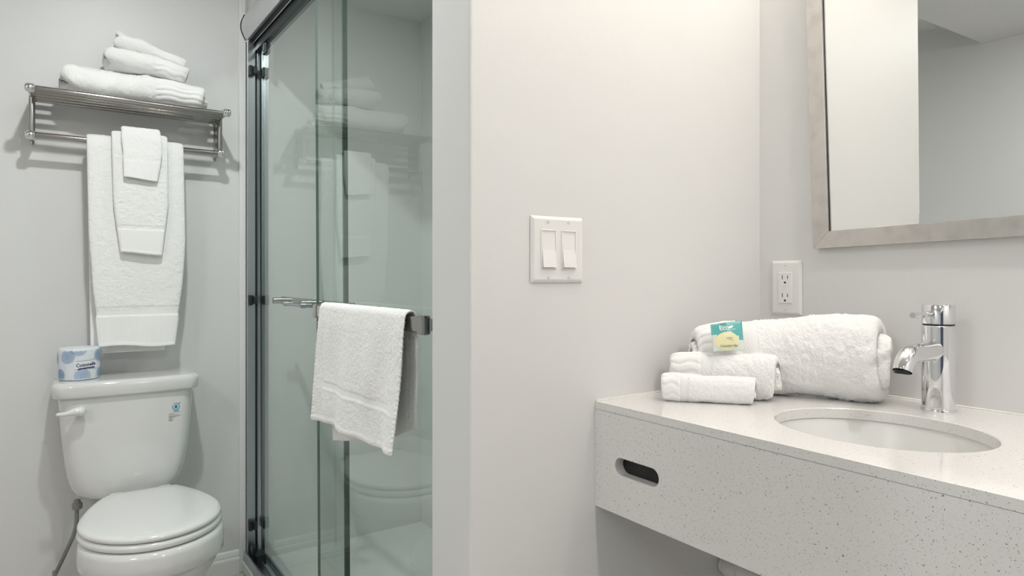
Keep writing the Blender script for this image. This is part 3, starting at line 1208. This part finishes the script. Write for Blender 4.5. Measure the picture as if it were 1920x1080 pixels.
rows = [(0, .0, .016), (.0028, .0, .026), (.0078, .0, .038), (.0104, .0, .032), (.0130, .0, .020), (.0156, .0, .011), (.0198, .0, .013), (.0222, .0, .016), (.0246, .0, .009)]
for dz, xo, ww in rows:
    x = 0
    while x < ww:
        wv = .0012 + random.random() * .003
        q = [(LX + x, LZ - dz), (LX + min(x + wv, ww), LZ - dz), (LX + min(x + wv, ww), LZ - dz + .0013), (LX + x, LZ - dz + .0013)]
        mb.add(on_tank(q, .0006), [[0, 1, 2, 3]])
        x += wv + .0007
q = [(LX + .0365, LZ + .001), (LX + .039, LZ + .001), (LX + .0378, LZ + .0045)]
mb.add(on_tank(q, .0006), [[0, 1, 2]])
mb.obj('fine_print', M['inkgrey'], to)['label'] = 'lines of small dark print'

# ------------------------------------------------------------------ wrapped toilet roll on the tank
RC = (.0775, 2.630)
RR, RH, RZ = .0585, .104, .8176
tr = empty('toilet_roll', (RC[0], RC[1], RZ), 'paper wrapped toilet roll with blue flowers on the tank lid', 'toilet paper')
seg = 96
rings = []
prf = [(.004, .0995), (.018, .0985), (.022, .1005), (.045, .1035), (.053, .1035), (.0575, .1010), (.0585, .096), (.0588, .06), (.0583, .03), (.0585, .006), (.0570, .0012), (.050, 0)]
for r, h in prf[::-1]:
    ring = []
    for k in range(seg):
        a = 2 * PI * k / seg
        rr_ = r + (.0009 * math.sin(a * 3 + h * 60) + .0006 * math.sin(a * 17 + 2) * (1 if h > .095 or h < .01 else .2)) * min(1, r / .05)
        ring.append((RC[0] + rr_ * math.cos(a), RC[1] + rr_ * math.sin(a), RZ + h))
    rings.append(ring)
mb = MB()
mb.loft(rings)
wr = fix_normals(mb.obj('paper_wrapper', M['wrap'], tr, smooth=True))


def on_roll(V, out=.0013, a0=None):
    """x along the surface (centred on the side facing the room), y up"""
    a_front = math.radians(-90 + 12) if a0 is None else a0
    res = []
    for x, y, *_ in V:
        a = a_front + float(x) / RR
        r = RR + out + .0009 * math.sin(a * 3 + float(y) * 60)
        res.append((RC[0] + r * math.cos(a), RC[1] + r * math.sin(a), RZ + float(y)))
    return res


# cream label field with the word and an underline swoosh
def swoosh(x0, x1, yfun, wfun, n=14):
    V, F = [], []
    for k in range(n + 1):
        x = x0 + (x1 - x0) * k / n
        t_ = k / n
        V += [(x, yfun(t_) - wfun(t_)), (x, yfun(t_) + wfun(t_))]
    for k in range(n):
        F.append([2 * k, 2 * k + 2, 2 * k + 3, 2 * k + 1])
    return V, F


mb = MB()
v_, f_ = swoosh(-.028, .040, lambda t: .0500, lambda t: .0125)
mb.add(on_roll(v_, .0016), f_)
mb.obj('label_field', M['labelwhite'], wr)
mb = MB()
v_, f_ = subdivide2d(*text_mesh('Cottonelle', .0155, .0004), .003)
v_ = [(x * .83 + .0055, y + .0505 + x * .06) for x, y, *_ in v_]
mb.add(on_roll(v_, .0021), f_)
v_, f_ = swoosh(-.0175, .0315, lambda t: .0375 + .003 * t + .001 * math.sin(PI * t), lambda t: .0020)
mb.add(on_roll(v_, .0021), f_)
v_, f_ = swoosh(-.022, .032, lambda t: .0635 + .004 * t * t - .0008 * math.sin(PI * t), lambda t: .0003)
mb.add(on_roll(v_, .0021), f_)
mb.obj('brand_lettering', M['navy'], wr)
random.seed(5)
for fi, (fx, fy, fr_) in enumerate([(-.048, .078, .021), (-.016, .104, .023), (-.005, .0155, .022), (.050, .078, .019), (-.075, .020, .018), (.062, .020, .018), (-.105, .07, .02), (.095, .07, .02)]):
    mbd, mbl = MB(), MB()
    for ringi in range(1, 7):
        rad = fr_ * ringi / 6.3
        cnt = 4 + ringi * 5
        for k in range(cnt):
            a = 2 * PI * (k + .5 * (ringi % 2)) / cnt
            px, py = fx + math.cos(a) * rad, fy + math.sin(a) * rad
            if py > .0965 or py < .006:
                continue
            if -.029 < px < .041 and .036 < py < .064:
                continue
            l_, wv = .0023, .0010
            c, s_ = math.cos(a), math.sin(a)
            q = [(px - c * l_, py - s_ * l_), (px - s_ * wv, py + c * wv), (px + c * l_, py + s_ * l_), (px + s_ * wv, py - c * wv)]
            tgt = mbd if (ringi % 2 == 0 or fi == 1) else mbl
            tgt.add(on_roll(q, .0016), [[0, 1, 2, 3]])
    for tgt, m_ in ((mbd, M['blue']), (mbl, M['blue2'])):
        if tgt.v:
            tgt.obj('flower_print', m_, wr)

# ------------------------------------------------------------------ light switch
sw = empty('light_switch', (.7315, YS, 1.147), 'white double rocker light switch on the partition wall', 'light switch')
x0, x1, z0, z1 = .6735, .7895, 1.1465, 1.2625


def plate(x0, x1, z0, z1, th, bev, place):
    """tapered cover plate; place(x, d, z) -> world with d = height above the wall"""
    rings_ = [[(x0, .0003, z0), (x1, .0003, z0), (x1, .0003, z1), (x0, .0003, z1)],
              [(x0, th * .35, z0), (x1, th * .35, z0), (x1, th * .35, z1), (x0, th * .35, z1)],
              [(x0 + bev, th, z0 + bev), (x1 - bev, th, z0 + bev), (x1 - bev, th, z1 - bev), (x0 + bev, th, z1 - bev)]]
    mb_ = MB()
    mb_.loft([[place(*p_) for p_ in r_] for r_ in rings_])
    return mb_


def pw(x, d, z):
    return (x, YS - d, z)


o = fix_normals(plate(x0, x1, z0, z1, .0065, .0055, pw).obj('cover_plate', M['plastic'], sw))
o.modifiers.new('bevel', 'BEVEL').width = .0012
for cx in (.7090, .7540):
    zc_ = 1.2045
    mb = MB()      # raised frame
    wv, hv = .0170, .0340
    mb.box(cx - wv, cx - wv + .0022, YS - .0081, YS - .0060, zc_ - hv + .0012, zc_ + hv - .0012, .0004)
    mb.box(cx + wv - .0022, cx + wv, YS - .0081, YS - .0060, zc_ - hv + .0012, zc_ + hv - .0012, .0004)
    mb.box(cx - wv, cx + wv, YS - .0082, YS - .0060, zc_ - hv, zc_ - hv + .0022, .0006)
    mb.box(cx - wv, cx + wv, YS - .0082, YS - .0060, zc_ + hv - .0022, zc_ + hv, .0006)
    rk = mb.obj('rocker_frame', M['plastic2'], sw)
    mb = MB()
    a_, b_ = wv - .0028, hv - .0028
    yb0 = YS - .0061
    ring = []
    prof = [(zc_ + b_, .0002), (zc_, .0016), (zc_ - b_, .0066)]
    V, F = [], []
    for zz, dd in prof:
        V += [(cx - a_, yb0, zz), (cx - a_, yb0 - dd, zz), (cx + a_, yb0 - dd, zz), (cx + a_, yb0, zz)]
    for k in (0, 1):
        i = 4 * k
        F += [[i, i + 1, i + 5, i + 4], [i + 1, i + 2, i + 6, i + 5], [i + 2, i + 3, i + 7, i + 6], [i + 3, i, i + 4, i + 7]]
    F += [[0, 1, 2, 3], [8, 9, 10, 11]]
    mb.add(V, F)
    fix_normals(mb.obj('rocker', M['plastic2'], sw))
    for zz in (zc_ + .0485, zc_ - .0485):
        mb = MB()
        mb.lathe([(.0032, 0), (.0030, -.0010), (.0014, -.0014)], (cx, YS - .0064, zz), 16, 'y')
        s_ = mb.obj('screw', M['plastic'], sw, smooth=True, sharp=50)
        mb = MB()
        mb.box(cx - .0004, cx + .0004, YS - .00795, YS - .0076, zz - .0026, zz + .0026)
        mb.obj('screw_slot', M['inkgrey'], s_)

# ------------------------------------------------------------------ outlet
ot = empty('power_outlet', (XM, .851, 1.0735), 'white double power outlet on the wall beside the mirror', 'power outlet')
def po(y, d, z):
    return (XM - d, y, z)


yo0, yo1 = .8150, .8875
o = fix_normals(plate(yo0, yo1, 1.0735, 1.1915, .0060, .0050, po).obj('cover_plate', M['plastic'], ot))
o.modifiers.new('bevel', 'BEVEL').width = .001
yc = .8512
mb = MB()
mb.box(XM - .0085, XM - .0058, yc - .0165, yc + .0165, 1.1325 - .0335, 1.1325 + .0335, .0010)
rc = mb.obj('receptacle', M['plastic2'], ot)
for zc_ in (1.1325 + .0185, 1.1325 - .0205):
    mb = MB()
    for dy, hh_ in ((.0062, .0044), (-.0062, .0036)):
        mb.box(XM - .0087, XM - .0080, yc + dy - .0008, yc + dy + .0008, zc_ + .004 - hh_, zc_ + .004 + hh_)
    mb.lathe([(.0024, 0), (.0024, .0007)], (XM - .0087, yc, zc_ - .0072), 14, 'x')
    mb.obj('socket_slot', M['dark'], rc)
mb = MB()
mb.box(XM - .0092, XM - .0084, yc - .0045, yc + .0045, 1.1350, 1.1395, .0003)
mb.box(XM - .0092, XM - .0084, yc - .0045, yc + .0045, 1.1285, 1.1330, .0003)
mb.obj('test_button', M['plastic'], rc)
mb = MB()
mb.lathe([(.0016, .0004), (.0016, 0)], (XM - .0090, yc - .0125, 1.1020), 12, 'x')
mb.obj('indicator_light', M['fixture'], rc)
for zz in (1.1325 + .0480, 1.1325 - .0480):
    mb = MB()
    mb.lathe([(.0028, 0), (.0028, .0008)], (XM - .0070, yc, zz), 14, 'x')
    s_ = mb.obj('screw', M['plastic'], ot)
    mb = MB()
    mb.box(XM - .0072, XM - .0069, yc - .0026, yc + .0026, zz - .0004, zz + .0004)
    mb.obj('screw_slot', M['inkgrey'], s_)

# ------------------------------------------------------------------ mirror (hangs a little crooked and leans out)
mr = empty('wall_mirror', (XM - .0215, .779, 1.214), 'large mirror in a brushed silver frame above the counter', 'mirror')
mr.rotation_euler = (-math.radians(1.45), -math.radians(0.5), -math.radians(0.55))
MW, MH, FW = .64, .92, .034
mb = MB()
# local: x -> into the wall (+), y negative = right, z up
def fbar(pts):
    (ya, za), (yb2, zb2), (yc2, zc2), (yd, zd) = pts
    V = [(0, ya, za), (0, yb2, zb2), (0.000, yc2, zc2), (0.000, yd, zd), (.0195, ya, za), (.0195, yb2, zb2), (.012, yc2, zc2), (.012, yd, zd)]
    F = [[0, 1, 2, 3], [4, 7, 6, 5], [0, 4, 5, 1], [1, 5, 6, 2], [2, 6, 7, 3], [3, 7, 4, 0]]
    return V, F


for pts in ([(0, 0), (0, MH), (-FW, MH - FW), (-FW, FW)], [(0, 0), (-MW, 0), (-MW + FW, FW), (-FW, FW)],
            [(-MW, 0), (-MW, MH), (-MW + FW, MH - FW), (-MW + FW, FW)], [(0, MH), (-MW, MH), (-MW + FW, MH - FW), (-FW, MH - FW)]):
    mb.add(*fbar(pts))
o = link('frame', mb.v, mb.f, M['brushed'], mr, local=True)
fix_normals(o)
md = o.modifiers.new('bevel', 'BEVEL')
md.width = .0008
md.segments = 2
bv = .017
gy0, gy1, gz0, gz1 = -FW - .0015, -MW + FW + .0015, FW + .0005, MH - FW - .0015
V = [(.0065, gy0, gz0), (.0065, gy1, gz0), (.0065, gy1, gz1), (.0065, gy0, gz1),
     (.0062, gy0 - bv, gz0 + bv), (.0062, gy1 + bv, gz0 + bv), (.0062, gy1 + bv, gz1 - bv), (.0062, gy0 - bv, gz1 - bv),
     (.011, gy0, gz0), (.011, gy1, gz0), (.011, gy1, gz1), (.011, gy0, gz1)]
F = [[4, 5, 6, 7], [0, 1, 5, 4], [1, 2, 6, 5], [2, 3, 7, 6], [3, 0, 4, 7], [8, 11, 10, 9], [0, 8, 9, 1], [1, 9, 10, 2], [2, 10, 11, 3], [3, 11, 8, 0]]
o = link('mirror_glass', V, F, M['mirror'], mr, local=True)
fix_normals(o)
mb = MB()
mb.box(.0063, .0108, -FW - .0012, -FW + .0010, FW, MH - FW)
link('shadow_gap', mb.v, mb.f, M['dark'], mr, local=True)

# ------------------------------------------------------------------ vanity counter with apron and oval cut-out
SCX, SCY, SA, SB = 1.0367, .5177, .132, .153
vc = empty('vanity_counter', (XC, .3, .738), 'white speckled stone vanity counter with a deep front apron', 'counter')
TS = .0135
YN = -.35           # near end, outside the picture
n = 96


def rect_ray(a, x0, x1, y0, y1):
    c, s_ = math.cos(a), math.sin(a)
    t_ = 1e9
    if c > 1e-9:
        t_ = min(t_, (x1 - SCX) / c)
    if c < -1e-9:
        t_ = min(t_, (x0 - SCX) / c)
    if s_ > 1e-9:
        t_ = min(t_, (y1 - SCY) / s_)
    if s_ < -1e-9:
        t_ = min(t_, (y0 - SCY) / s_)
    return SCX + c * t_, SCY + s_ * t_


cx0, cx1, cy0, cy1 = XC, XM - .0005, YN, YS - .0005
angs = sorted(set([2 * PI * k / n for k in range(n)] + [math.atan2(yy - SCY, xx - SCX) % (2 * PI) for xx in (cx0, cx1) for yy in (cy0, cy1)]))
na = len(angs)
V, F = [], []
for a in angs:
    ex = SCX + SA * math.cos(a) * 1.0
    # ellipse point in this true direction
    k_ = 1 / math.sqrt((math.cos(a) / SA) ** 2 + (math.sin(a) / SB) ** 2)
    ex, ey = SCX + k_ * math.cos(a), SCY + k_ * math.sin(a)
    k2 = k_ + .0012
    ex2, ey2 = SCX + k2 * math.cos(a), SCY + k2 * math.sin(a)
    ox_, oy_ = rect_ray(a, cx0, cx1, cy0, cy1)
    V += [(ex, ey, ZCT - TS - .004), (ex, ey, ZCT - .0012), (ex2, ey2, ZCT), (ox_, oy_, ZCT), (ox_, oy_, ZCT - TS)]
for i in range(na):
    j = (i + 1) % na
    for k in range(4):
        F.append([5 * i + k, 5 * i + k + 1, 5 * j + k + 1, 5 * j + k])
    F.append([5 * i + 4, 5 * i, 5 * j, 5 * j + 4])
o = fix_normals(link('worktop', V, F, M['quartz'], vc))
# apron: front slab with a rounded slot
AZ0, AZ1, AT = .7372, ZCT - TS - .0006, .020
sy, sz, sl, sr_ = .8155, .8235, .0365, .0155
slot = []
for k in range(13):
    a = -PI / 2 + PI * k / 12
    slot.append((sy + sl + sr_ * math.cos(a), sz + sr_ * math.sin(a)))
for k in range(13):
    a = PI / 2 + PI * k / 12
    slot.append((sy - sl + sr_ * math.cos(a), sz + sr_ * math.sin(a)))
def ray_to_rect(a, y0, y1, z0, z1):
    c, s_ = math.cos(a), math.sin(a)
    t_ = 1e9
    if c > 1e-9: t_ = min(t_, (y1 - sy) / c)
    if c < -1e-9: t_ = min(t_, (y0 - sy) / c)
    if s_ > 1e-9: t_ = min(t_, (z1 - sz) / s_)
    if s_ < -1e-9: t_ = min(t_, (z0 - sz) / s_)
    return (sy + c * t_, sz + s_ * t_)


# outer rectangle around the slot (part of the apron next to the wall), then plain box for the rest
ya0, ya1 = .72, YS - .0005
outr = []
for (a, b) in slot:
    outr.append(ray_to_rect(math.atan2(b - sz, a - sy), ya0, ya1, AZ0, AZ1))
# snap the nearest outer points to the corners
for cyy, czz in ((ya0, AZ0), (ya1, AZ0), (ya1, AZ1), (ya0, AZ1)):
    i = min(range(len(outr)), key=lambda q: math.dist(outr[q], (cyy, czz)))
    outr[i] = (cyy, czz)
V, F = [], []
ns_ = len(slot)
for (a, b), (c, d) in zip(slot, outr):
    V += [(XC, a, b), (XC, c, d), (XC + AT, c, d), (XC + AT, a, b)]
for i in range(ns_):
    j = (i + 1) % ns_
    for k in range(4):
        l2 = (k + 1) % 4
        F.append([4 * i + k, 4 * i + l2, 4 * j + l2, 4 * j + k])
mb = MB()
mb.add(V, F)
mb.box(XC, XC + AT, YN, ya0, AZ0, AZ1)
o = fix_normals(mb.obj('apron', M['quartz'], vc))
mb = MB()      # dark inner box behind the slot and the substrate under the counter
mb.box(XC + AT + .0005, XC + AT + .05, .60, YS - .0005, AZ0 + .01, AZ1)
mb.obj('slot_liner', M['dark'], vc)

# caulk line where counter meets the walls
mb = MB()
mb.tube([(XM - .001, YN, ZCT + .0005), (XM - .001, YS - .001, ZCT + .0005), (XC + .002, YS - .001, ZCT + .0005)], .0022, 8)
mb.obj('caulk_bead', M['caulk'], vc, smooth=True)

# sink
sk = empty('sink', (SCX, SCY, .77), 'oval white undermount sink set in the counter', 'sink')
rings = []
for z, k_ in ((ZCT - TS - .0045, 1.16), (ZCT - TS - .0045, 1.02), (ZCT - TS - .010, 1.005), (.89, .97), (.86, .90), (.83, .80), (.805, .66), (.79, .48), (.783, .28), (.781, .12)):
    rings.append([(SCX + SA * k_ * math.cos(2 * PI * q / 64), SCY + SB * k_ * math.sin(2 * PI * q / 64), z) for q in range(64)])
for z, k_ in ((.771, .12), (.773, .30), (.785, .58), (.81, .82), (.85, 1.0), (.89, 1.06), (ZCT - TS - .0125, 1.16)):
    rings.append([(SCX + SA * k_ * math.cos(2 * PI * q / 64), SCY + SB * k_ * math.sin(2 * PI * q / 64), z) for q in range(64)])
mb = MB()
mb.loft(rings + [rings[0]], False, False)
fix_normals(mb.obj('basin', M['porcelain'], sk, smooth=True, sharp=60))
mb = MB()
mb.lathe([(.022, .0), (.022, .003), (.016, .004), (.012, .001)], (SCX, SCY, .7815), 28)
mb.obj('drain', M['chrome'], sk, smooth=True, sharp=50)
mb = MB()
dpth = catmull([(SCX, SCY, .770), (SCX, SCY, .66), (SCX + .01, SCY + .01, .56), (SCX + .05, SCY + .06, .50), (SCX + .10, SCY + .13, .52), (1.18, .72, .535), (1.19, .82, .54), (1.19, YS - .001, .54)], 70)
mb.tube([tuple(q) for q in dpth], .019, 18)
mb.lathe([(.026, 0), (.026, .03), (.022, .034)], (1.19, YS - .045, .54), 20, 'y')
mb.obj('drain_pipe', M['plastic'], sk, smooth=True, sharp=60)['label'] = 'white plastic waste pipe under the counter'

# ------------------------------------------------------------------ faucet
FX, FY = 1.241, .519
fa = empty('faucet', (FX, FY, ZCT), 'chrome single-lever faucet standing behind the oval sink', 'faucet')
mb = MB()
mb.lathe([(.0262, 0), (.0268, .0015), (.0268, .0045), (.0255, .0065)], (FX, FY, ZCT), 48)
mb.obj('base_ring', M['chrome'], fa, smooth=True, sharp=40)
mb = MB()
mb.lathe([(.0248, .0060), (.0248, .1452), (.0238, .1462), (.0225, .1462), (.0225, .1470)], (FX, FY, ZCT), 64)
mb.obj('body', M['chrome'], fa, smooth=True, sharp=40)
mb = MB()
mb.lathe([(.0228, .1455), (.0236, .1460), (.0236, .1492), (.0228, .1496)], (FX, FY, ZCT), 48)  # dark ring added as the shade in the gap below the cap
mb.obj('gap_shade_ring', M['rubber_gapshade'], fa, smooth=True, sharp=40)
mb = MB()
mb.lathe([(.0238, .1486), (.0248, .1492), (.0248, .1800), (.0240, .1812), (.0150, .1818), (.0005, .1818)], (FX, FY, ZCT), 64)
mb.obj('handle_cap', M['chrome'], fa, smooth=True, sharp=40)
mb = MB()
mb.tube([(FX - .020, FY, ZCT + .1665), (FX - .092, FY, ZCT + .1660)], .0046, 20)
mb.obj('lever_pin', M['chrome'], fa, smooth=True, sharp=50)
mb = MB()
sp = catmull([(FX - .010, FY, ZCT + .1060), (FX - .045, FY, ZCT + .1040), (FX - .082, FY, ZCT + .1040), (FX - .104, FY, ZCT + .1010), (FX - .119, FY, ZCT + .0905), (FX - .126, FY, ZCT + .0780)], 40)
mb.tube([tuple(q) for q in sp], list(np.linspace(.0165, .0138, 40)), 32, cap=False)
mb.lathe([(.0005, .0), (.0138, .0)], (FX - .1255, FY, ZCT + .0790), 20, cap=False)
mb.obj('spout', M['chrome'], fa, smooth=True, sharp=60)
mb = MB()
mb.lathe([(.0115, .0), (.0115, .006), (.0005, .006)], (FX - .1265, FY, ZCT + .0755), 20)
mb.obj('aerator', M['rubber_gapshade'], fa, smooth=True, sharp=40)

# ------------------------------------------------------------------ rolled towels on the counter
GC = 'rolled towels on the counter'
rolled_towel('bath_towel', [(1.032, .866, ZCT + .070), (1.10, .826, ZCT + .073), (1.165, .765, ZCT + .075), (1.210, .690, ZCT + .080), (1.233, .612, ZCT + .080)],
             [.060, .071, .070, .074, .079, .077], [.034, .044, .047, .052, .058, .056], 41,
             'largest rolled white towel on the counter, leaning behind the smaller rolls', GC,
             band=(-.01, .26), herring=.10, turns=2.5, thick=.019, start=-2.0, amp=.0026, step=.0018, rib=.0017,
             rib_n=.013, end_stick=.024, flat=2.2, end_round=.026, end_pull=.20)
rolled_towel('hand_towel', [(.985, .882, ZCT + .043), (1.025, .826, ZCT + .045), (1.065, .768, ZCT + .045), (1.092, .732, ZCT + .045)],
             [.038, .044, .041, .045, .042], [.024, .028, .028, .028, .028], 42,
             'medium rolled white towel on the counter, between the small roll and the large one', GC,
             band=(-.01, .27), herring=.10, turns=2.1, thick=.014, start=-2.0, amp=.0022, step=.0017, rib=.0013,
             rib_n=.012, end_stick=.016, flat=2.2, end_round=.018, end_pull=.20)
rolled_towel('washcloth', [(.932, .856, ZCT + .0255), (.960, .820, ZCT + .0265), (.998, .776, ZCT + .0255), (1.030, .736, ZCT + .0255)],
             [.025, .0285, .024, .026, .025], [.019, .021, .020, .020, .020], 43,
             'smallest rolled white washcloth lying foremost on the counter by the wall', GC,
             band=(-.01, .24), herring=.10, turns=1.8, thick=.010, start=-2.0, amp=.0013, step=.0015, rib=.0010,
             rib_n=.010, end_stick=.012, flat=2.2, end_round=.012, end_pull=.20)

# ------------------------------------------------------------------ soap packet
BL, BR = np.array([1.0255, .8160, 1.0155]), np.array([1.0735, .7830, 1.0175])
TR_, TL = np.array([1.0835, .7960, 1.0730]), np.array([1.0345, .8300, 1.0655])
BL, BR, TL, TR_ = [np.array([0, 0, 1.16]) + (q - np.array([0, 0, 1.16])) * .985 for q in (BL, BR, TL, TR_)]
def soap_pt(u, v, out=0.0):
    p_ = (BL * (1 - u) + BR * u) * (1 - v) + (TL * (1 - u) + TR_ * u) * v
    nn = np.cross(BR - BL, TL - BL)
    nn /= np.linalg.norm(nn)
    if nn[1] > 0:
        nn = -nn
    ed = min(u, 1 - u, v, 1 - v)
    puff = .0065 * max(0, 1 - ((u - .5) / .5) ** 2) * max(0, 1 - ((v - .42) / .58) ** 2)
    return p_ + nn * (out * (puff + .0008) + (0.0006 if out > 0 else 0) * 0), nn


sp_ = empty('soap_packet', tuple((BL + BR) / 2), 'small teal and clear packet with a round cream soap leaning on the towels', 'soap packet')
nu = 20
def soap_sheet(sgn):
    V = []
    for j in range(nu + 1):
        for i in range(nu + 1):
            V.append(tuple(soap_pt(i / nu, j / nu, sgn)[0]))
    F = []
    for j in range(nu):
        for i in range(nu):
            a = j * (nu + 1) + i
            F.append([a, a + 1, a + nu + 2, a + nu + 1])
    return V, F


V1, F1 = soap_sheet(1)
V2, F2 = soap_sheet(-.4)
off = len(V1)
F = F1 + [[i + off for i in f][::-1] for f in F2]
edge_i = [i for i in range(nu + 1)] + [(j + 1) * (nu + 1) - 1 for j in range(1, nu + 1)] + [nu * (nu + 1) + i for i in range(nu - 1, -1, -1)] + [j * (nu + 1) for j in range(nu - 1, 0, -1)]
for a, b in zip(edge_i, edge_i[1:] + edge_i[:1]):
    F.append([a, b, b + off, a + off])
midx = []
for k, f in enumerate(F):
    if k < nu * nu:
        j, i = divmod(k, nu)
        lim = 11 + (1 if i < 3 else 0) - (3 if i > 16 else 0) - (1 if i > 13 else 0)
        if i > 16 and j > lim:
            midx.append(1)
        else:
            midx.append(2 if j >= 18 and 5 < i < 10 else (1 if j >= lim else 0))
    else:
        midx.append(0)
o = fix_normals(link('film_wrapper', V1 + V2, F, M['film'], sp_, smooth=True, mats=([M['teal'], M['tealdark']], midx)))


def on_soap(P2, out=1.0, lift=.0004):
    r_ = []
    for u, v in P2:
        p_, nn = soap_pt(min(max(u, 0), 1), min(max(v, 0), 1), out)
        r_.append(tuple(p_ + nn * lift))
    return r_


V, F = [], []
for k in range(5):
    for q in range(40):
        a = 2 * PI * q / 40
        rr_ = k / 4
        V.append((.44 + .385 * rr_ * math.cos(a), .335 + .315 * rr_ * math.sin(a)))
for k in range(4):
    for q in range(40):
        q2 = (q + 1) % 40
        F.append([k * 40 + q, k * 40 + q2, (k + 1) * 40 + q2, (k + 1) * 40 + q])
mb = MB()
mb.add(on_soap(V, 1, .0005), F)
mb.obj('soap_bar', M['soap'], sp_, smooth=True)['label'] = 'round cream soap seen through the packet'
def soap_text(body, size, cu_, cv, m, nm):
    v_, f_ = text_mesh(body, size, size * .02)
    mb_ = MB()
    W_ = np.linalg.norm(BR - BL)
    H_ = np.linalg.norm(TL - BL)
    mb_.add(on_soap([(cu_ + x / W_, cv + y / H_) for x, y, *_ in v_], 1, .0010), f_)
    return mb_.obj(nm, m, sp_)


soap_text('Eco', .0125, .40, .80, M['labelwhite'], 'lettering')
soap_text('Cleansing Bar', .0060, .50, .165, M['inkgrey'], 'lettering')
mb = MB()
leaf = [(.52, .79), (.56, .84), (.63, .855), (.69, .87), (.68, .82), (.64, .775), (.57, .765)]
mb.add(on_soap(leaf, 1, .0010), [list(range(7))])
x = .48
while x < .74:
    mb.add(on_soap([(x, .715), (x + .03, .715), (x + .03, .735), (x, .735)], 1, .0010), [[0, 1, 2, 3]])
    x += .04
mb.obj('leaf_print', M['labelwhite'], sp_)
mb = MB()
for (vv, xs_) in ((.435, (.42, .62)), (.405, (.44, .60)), (.355, (.50, .60))):
    x = xs_[0]
    while x < xs_[1]:
        mb.add(on_soap([(x, vv), (x + .035, vv), (x + .035, vv + .014), (x, vv + .014)], 1, .0010), [[0, 1, 2, 3]])
        x += .042
mb.obj('fine_print', M['inkgrey'], sp_)
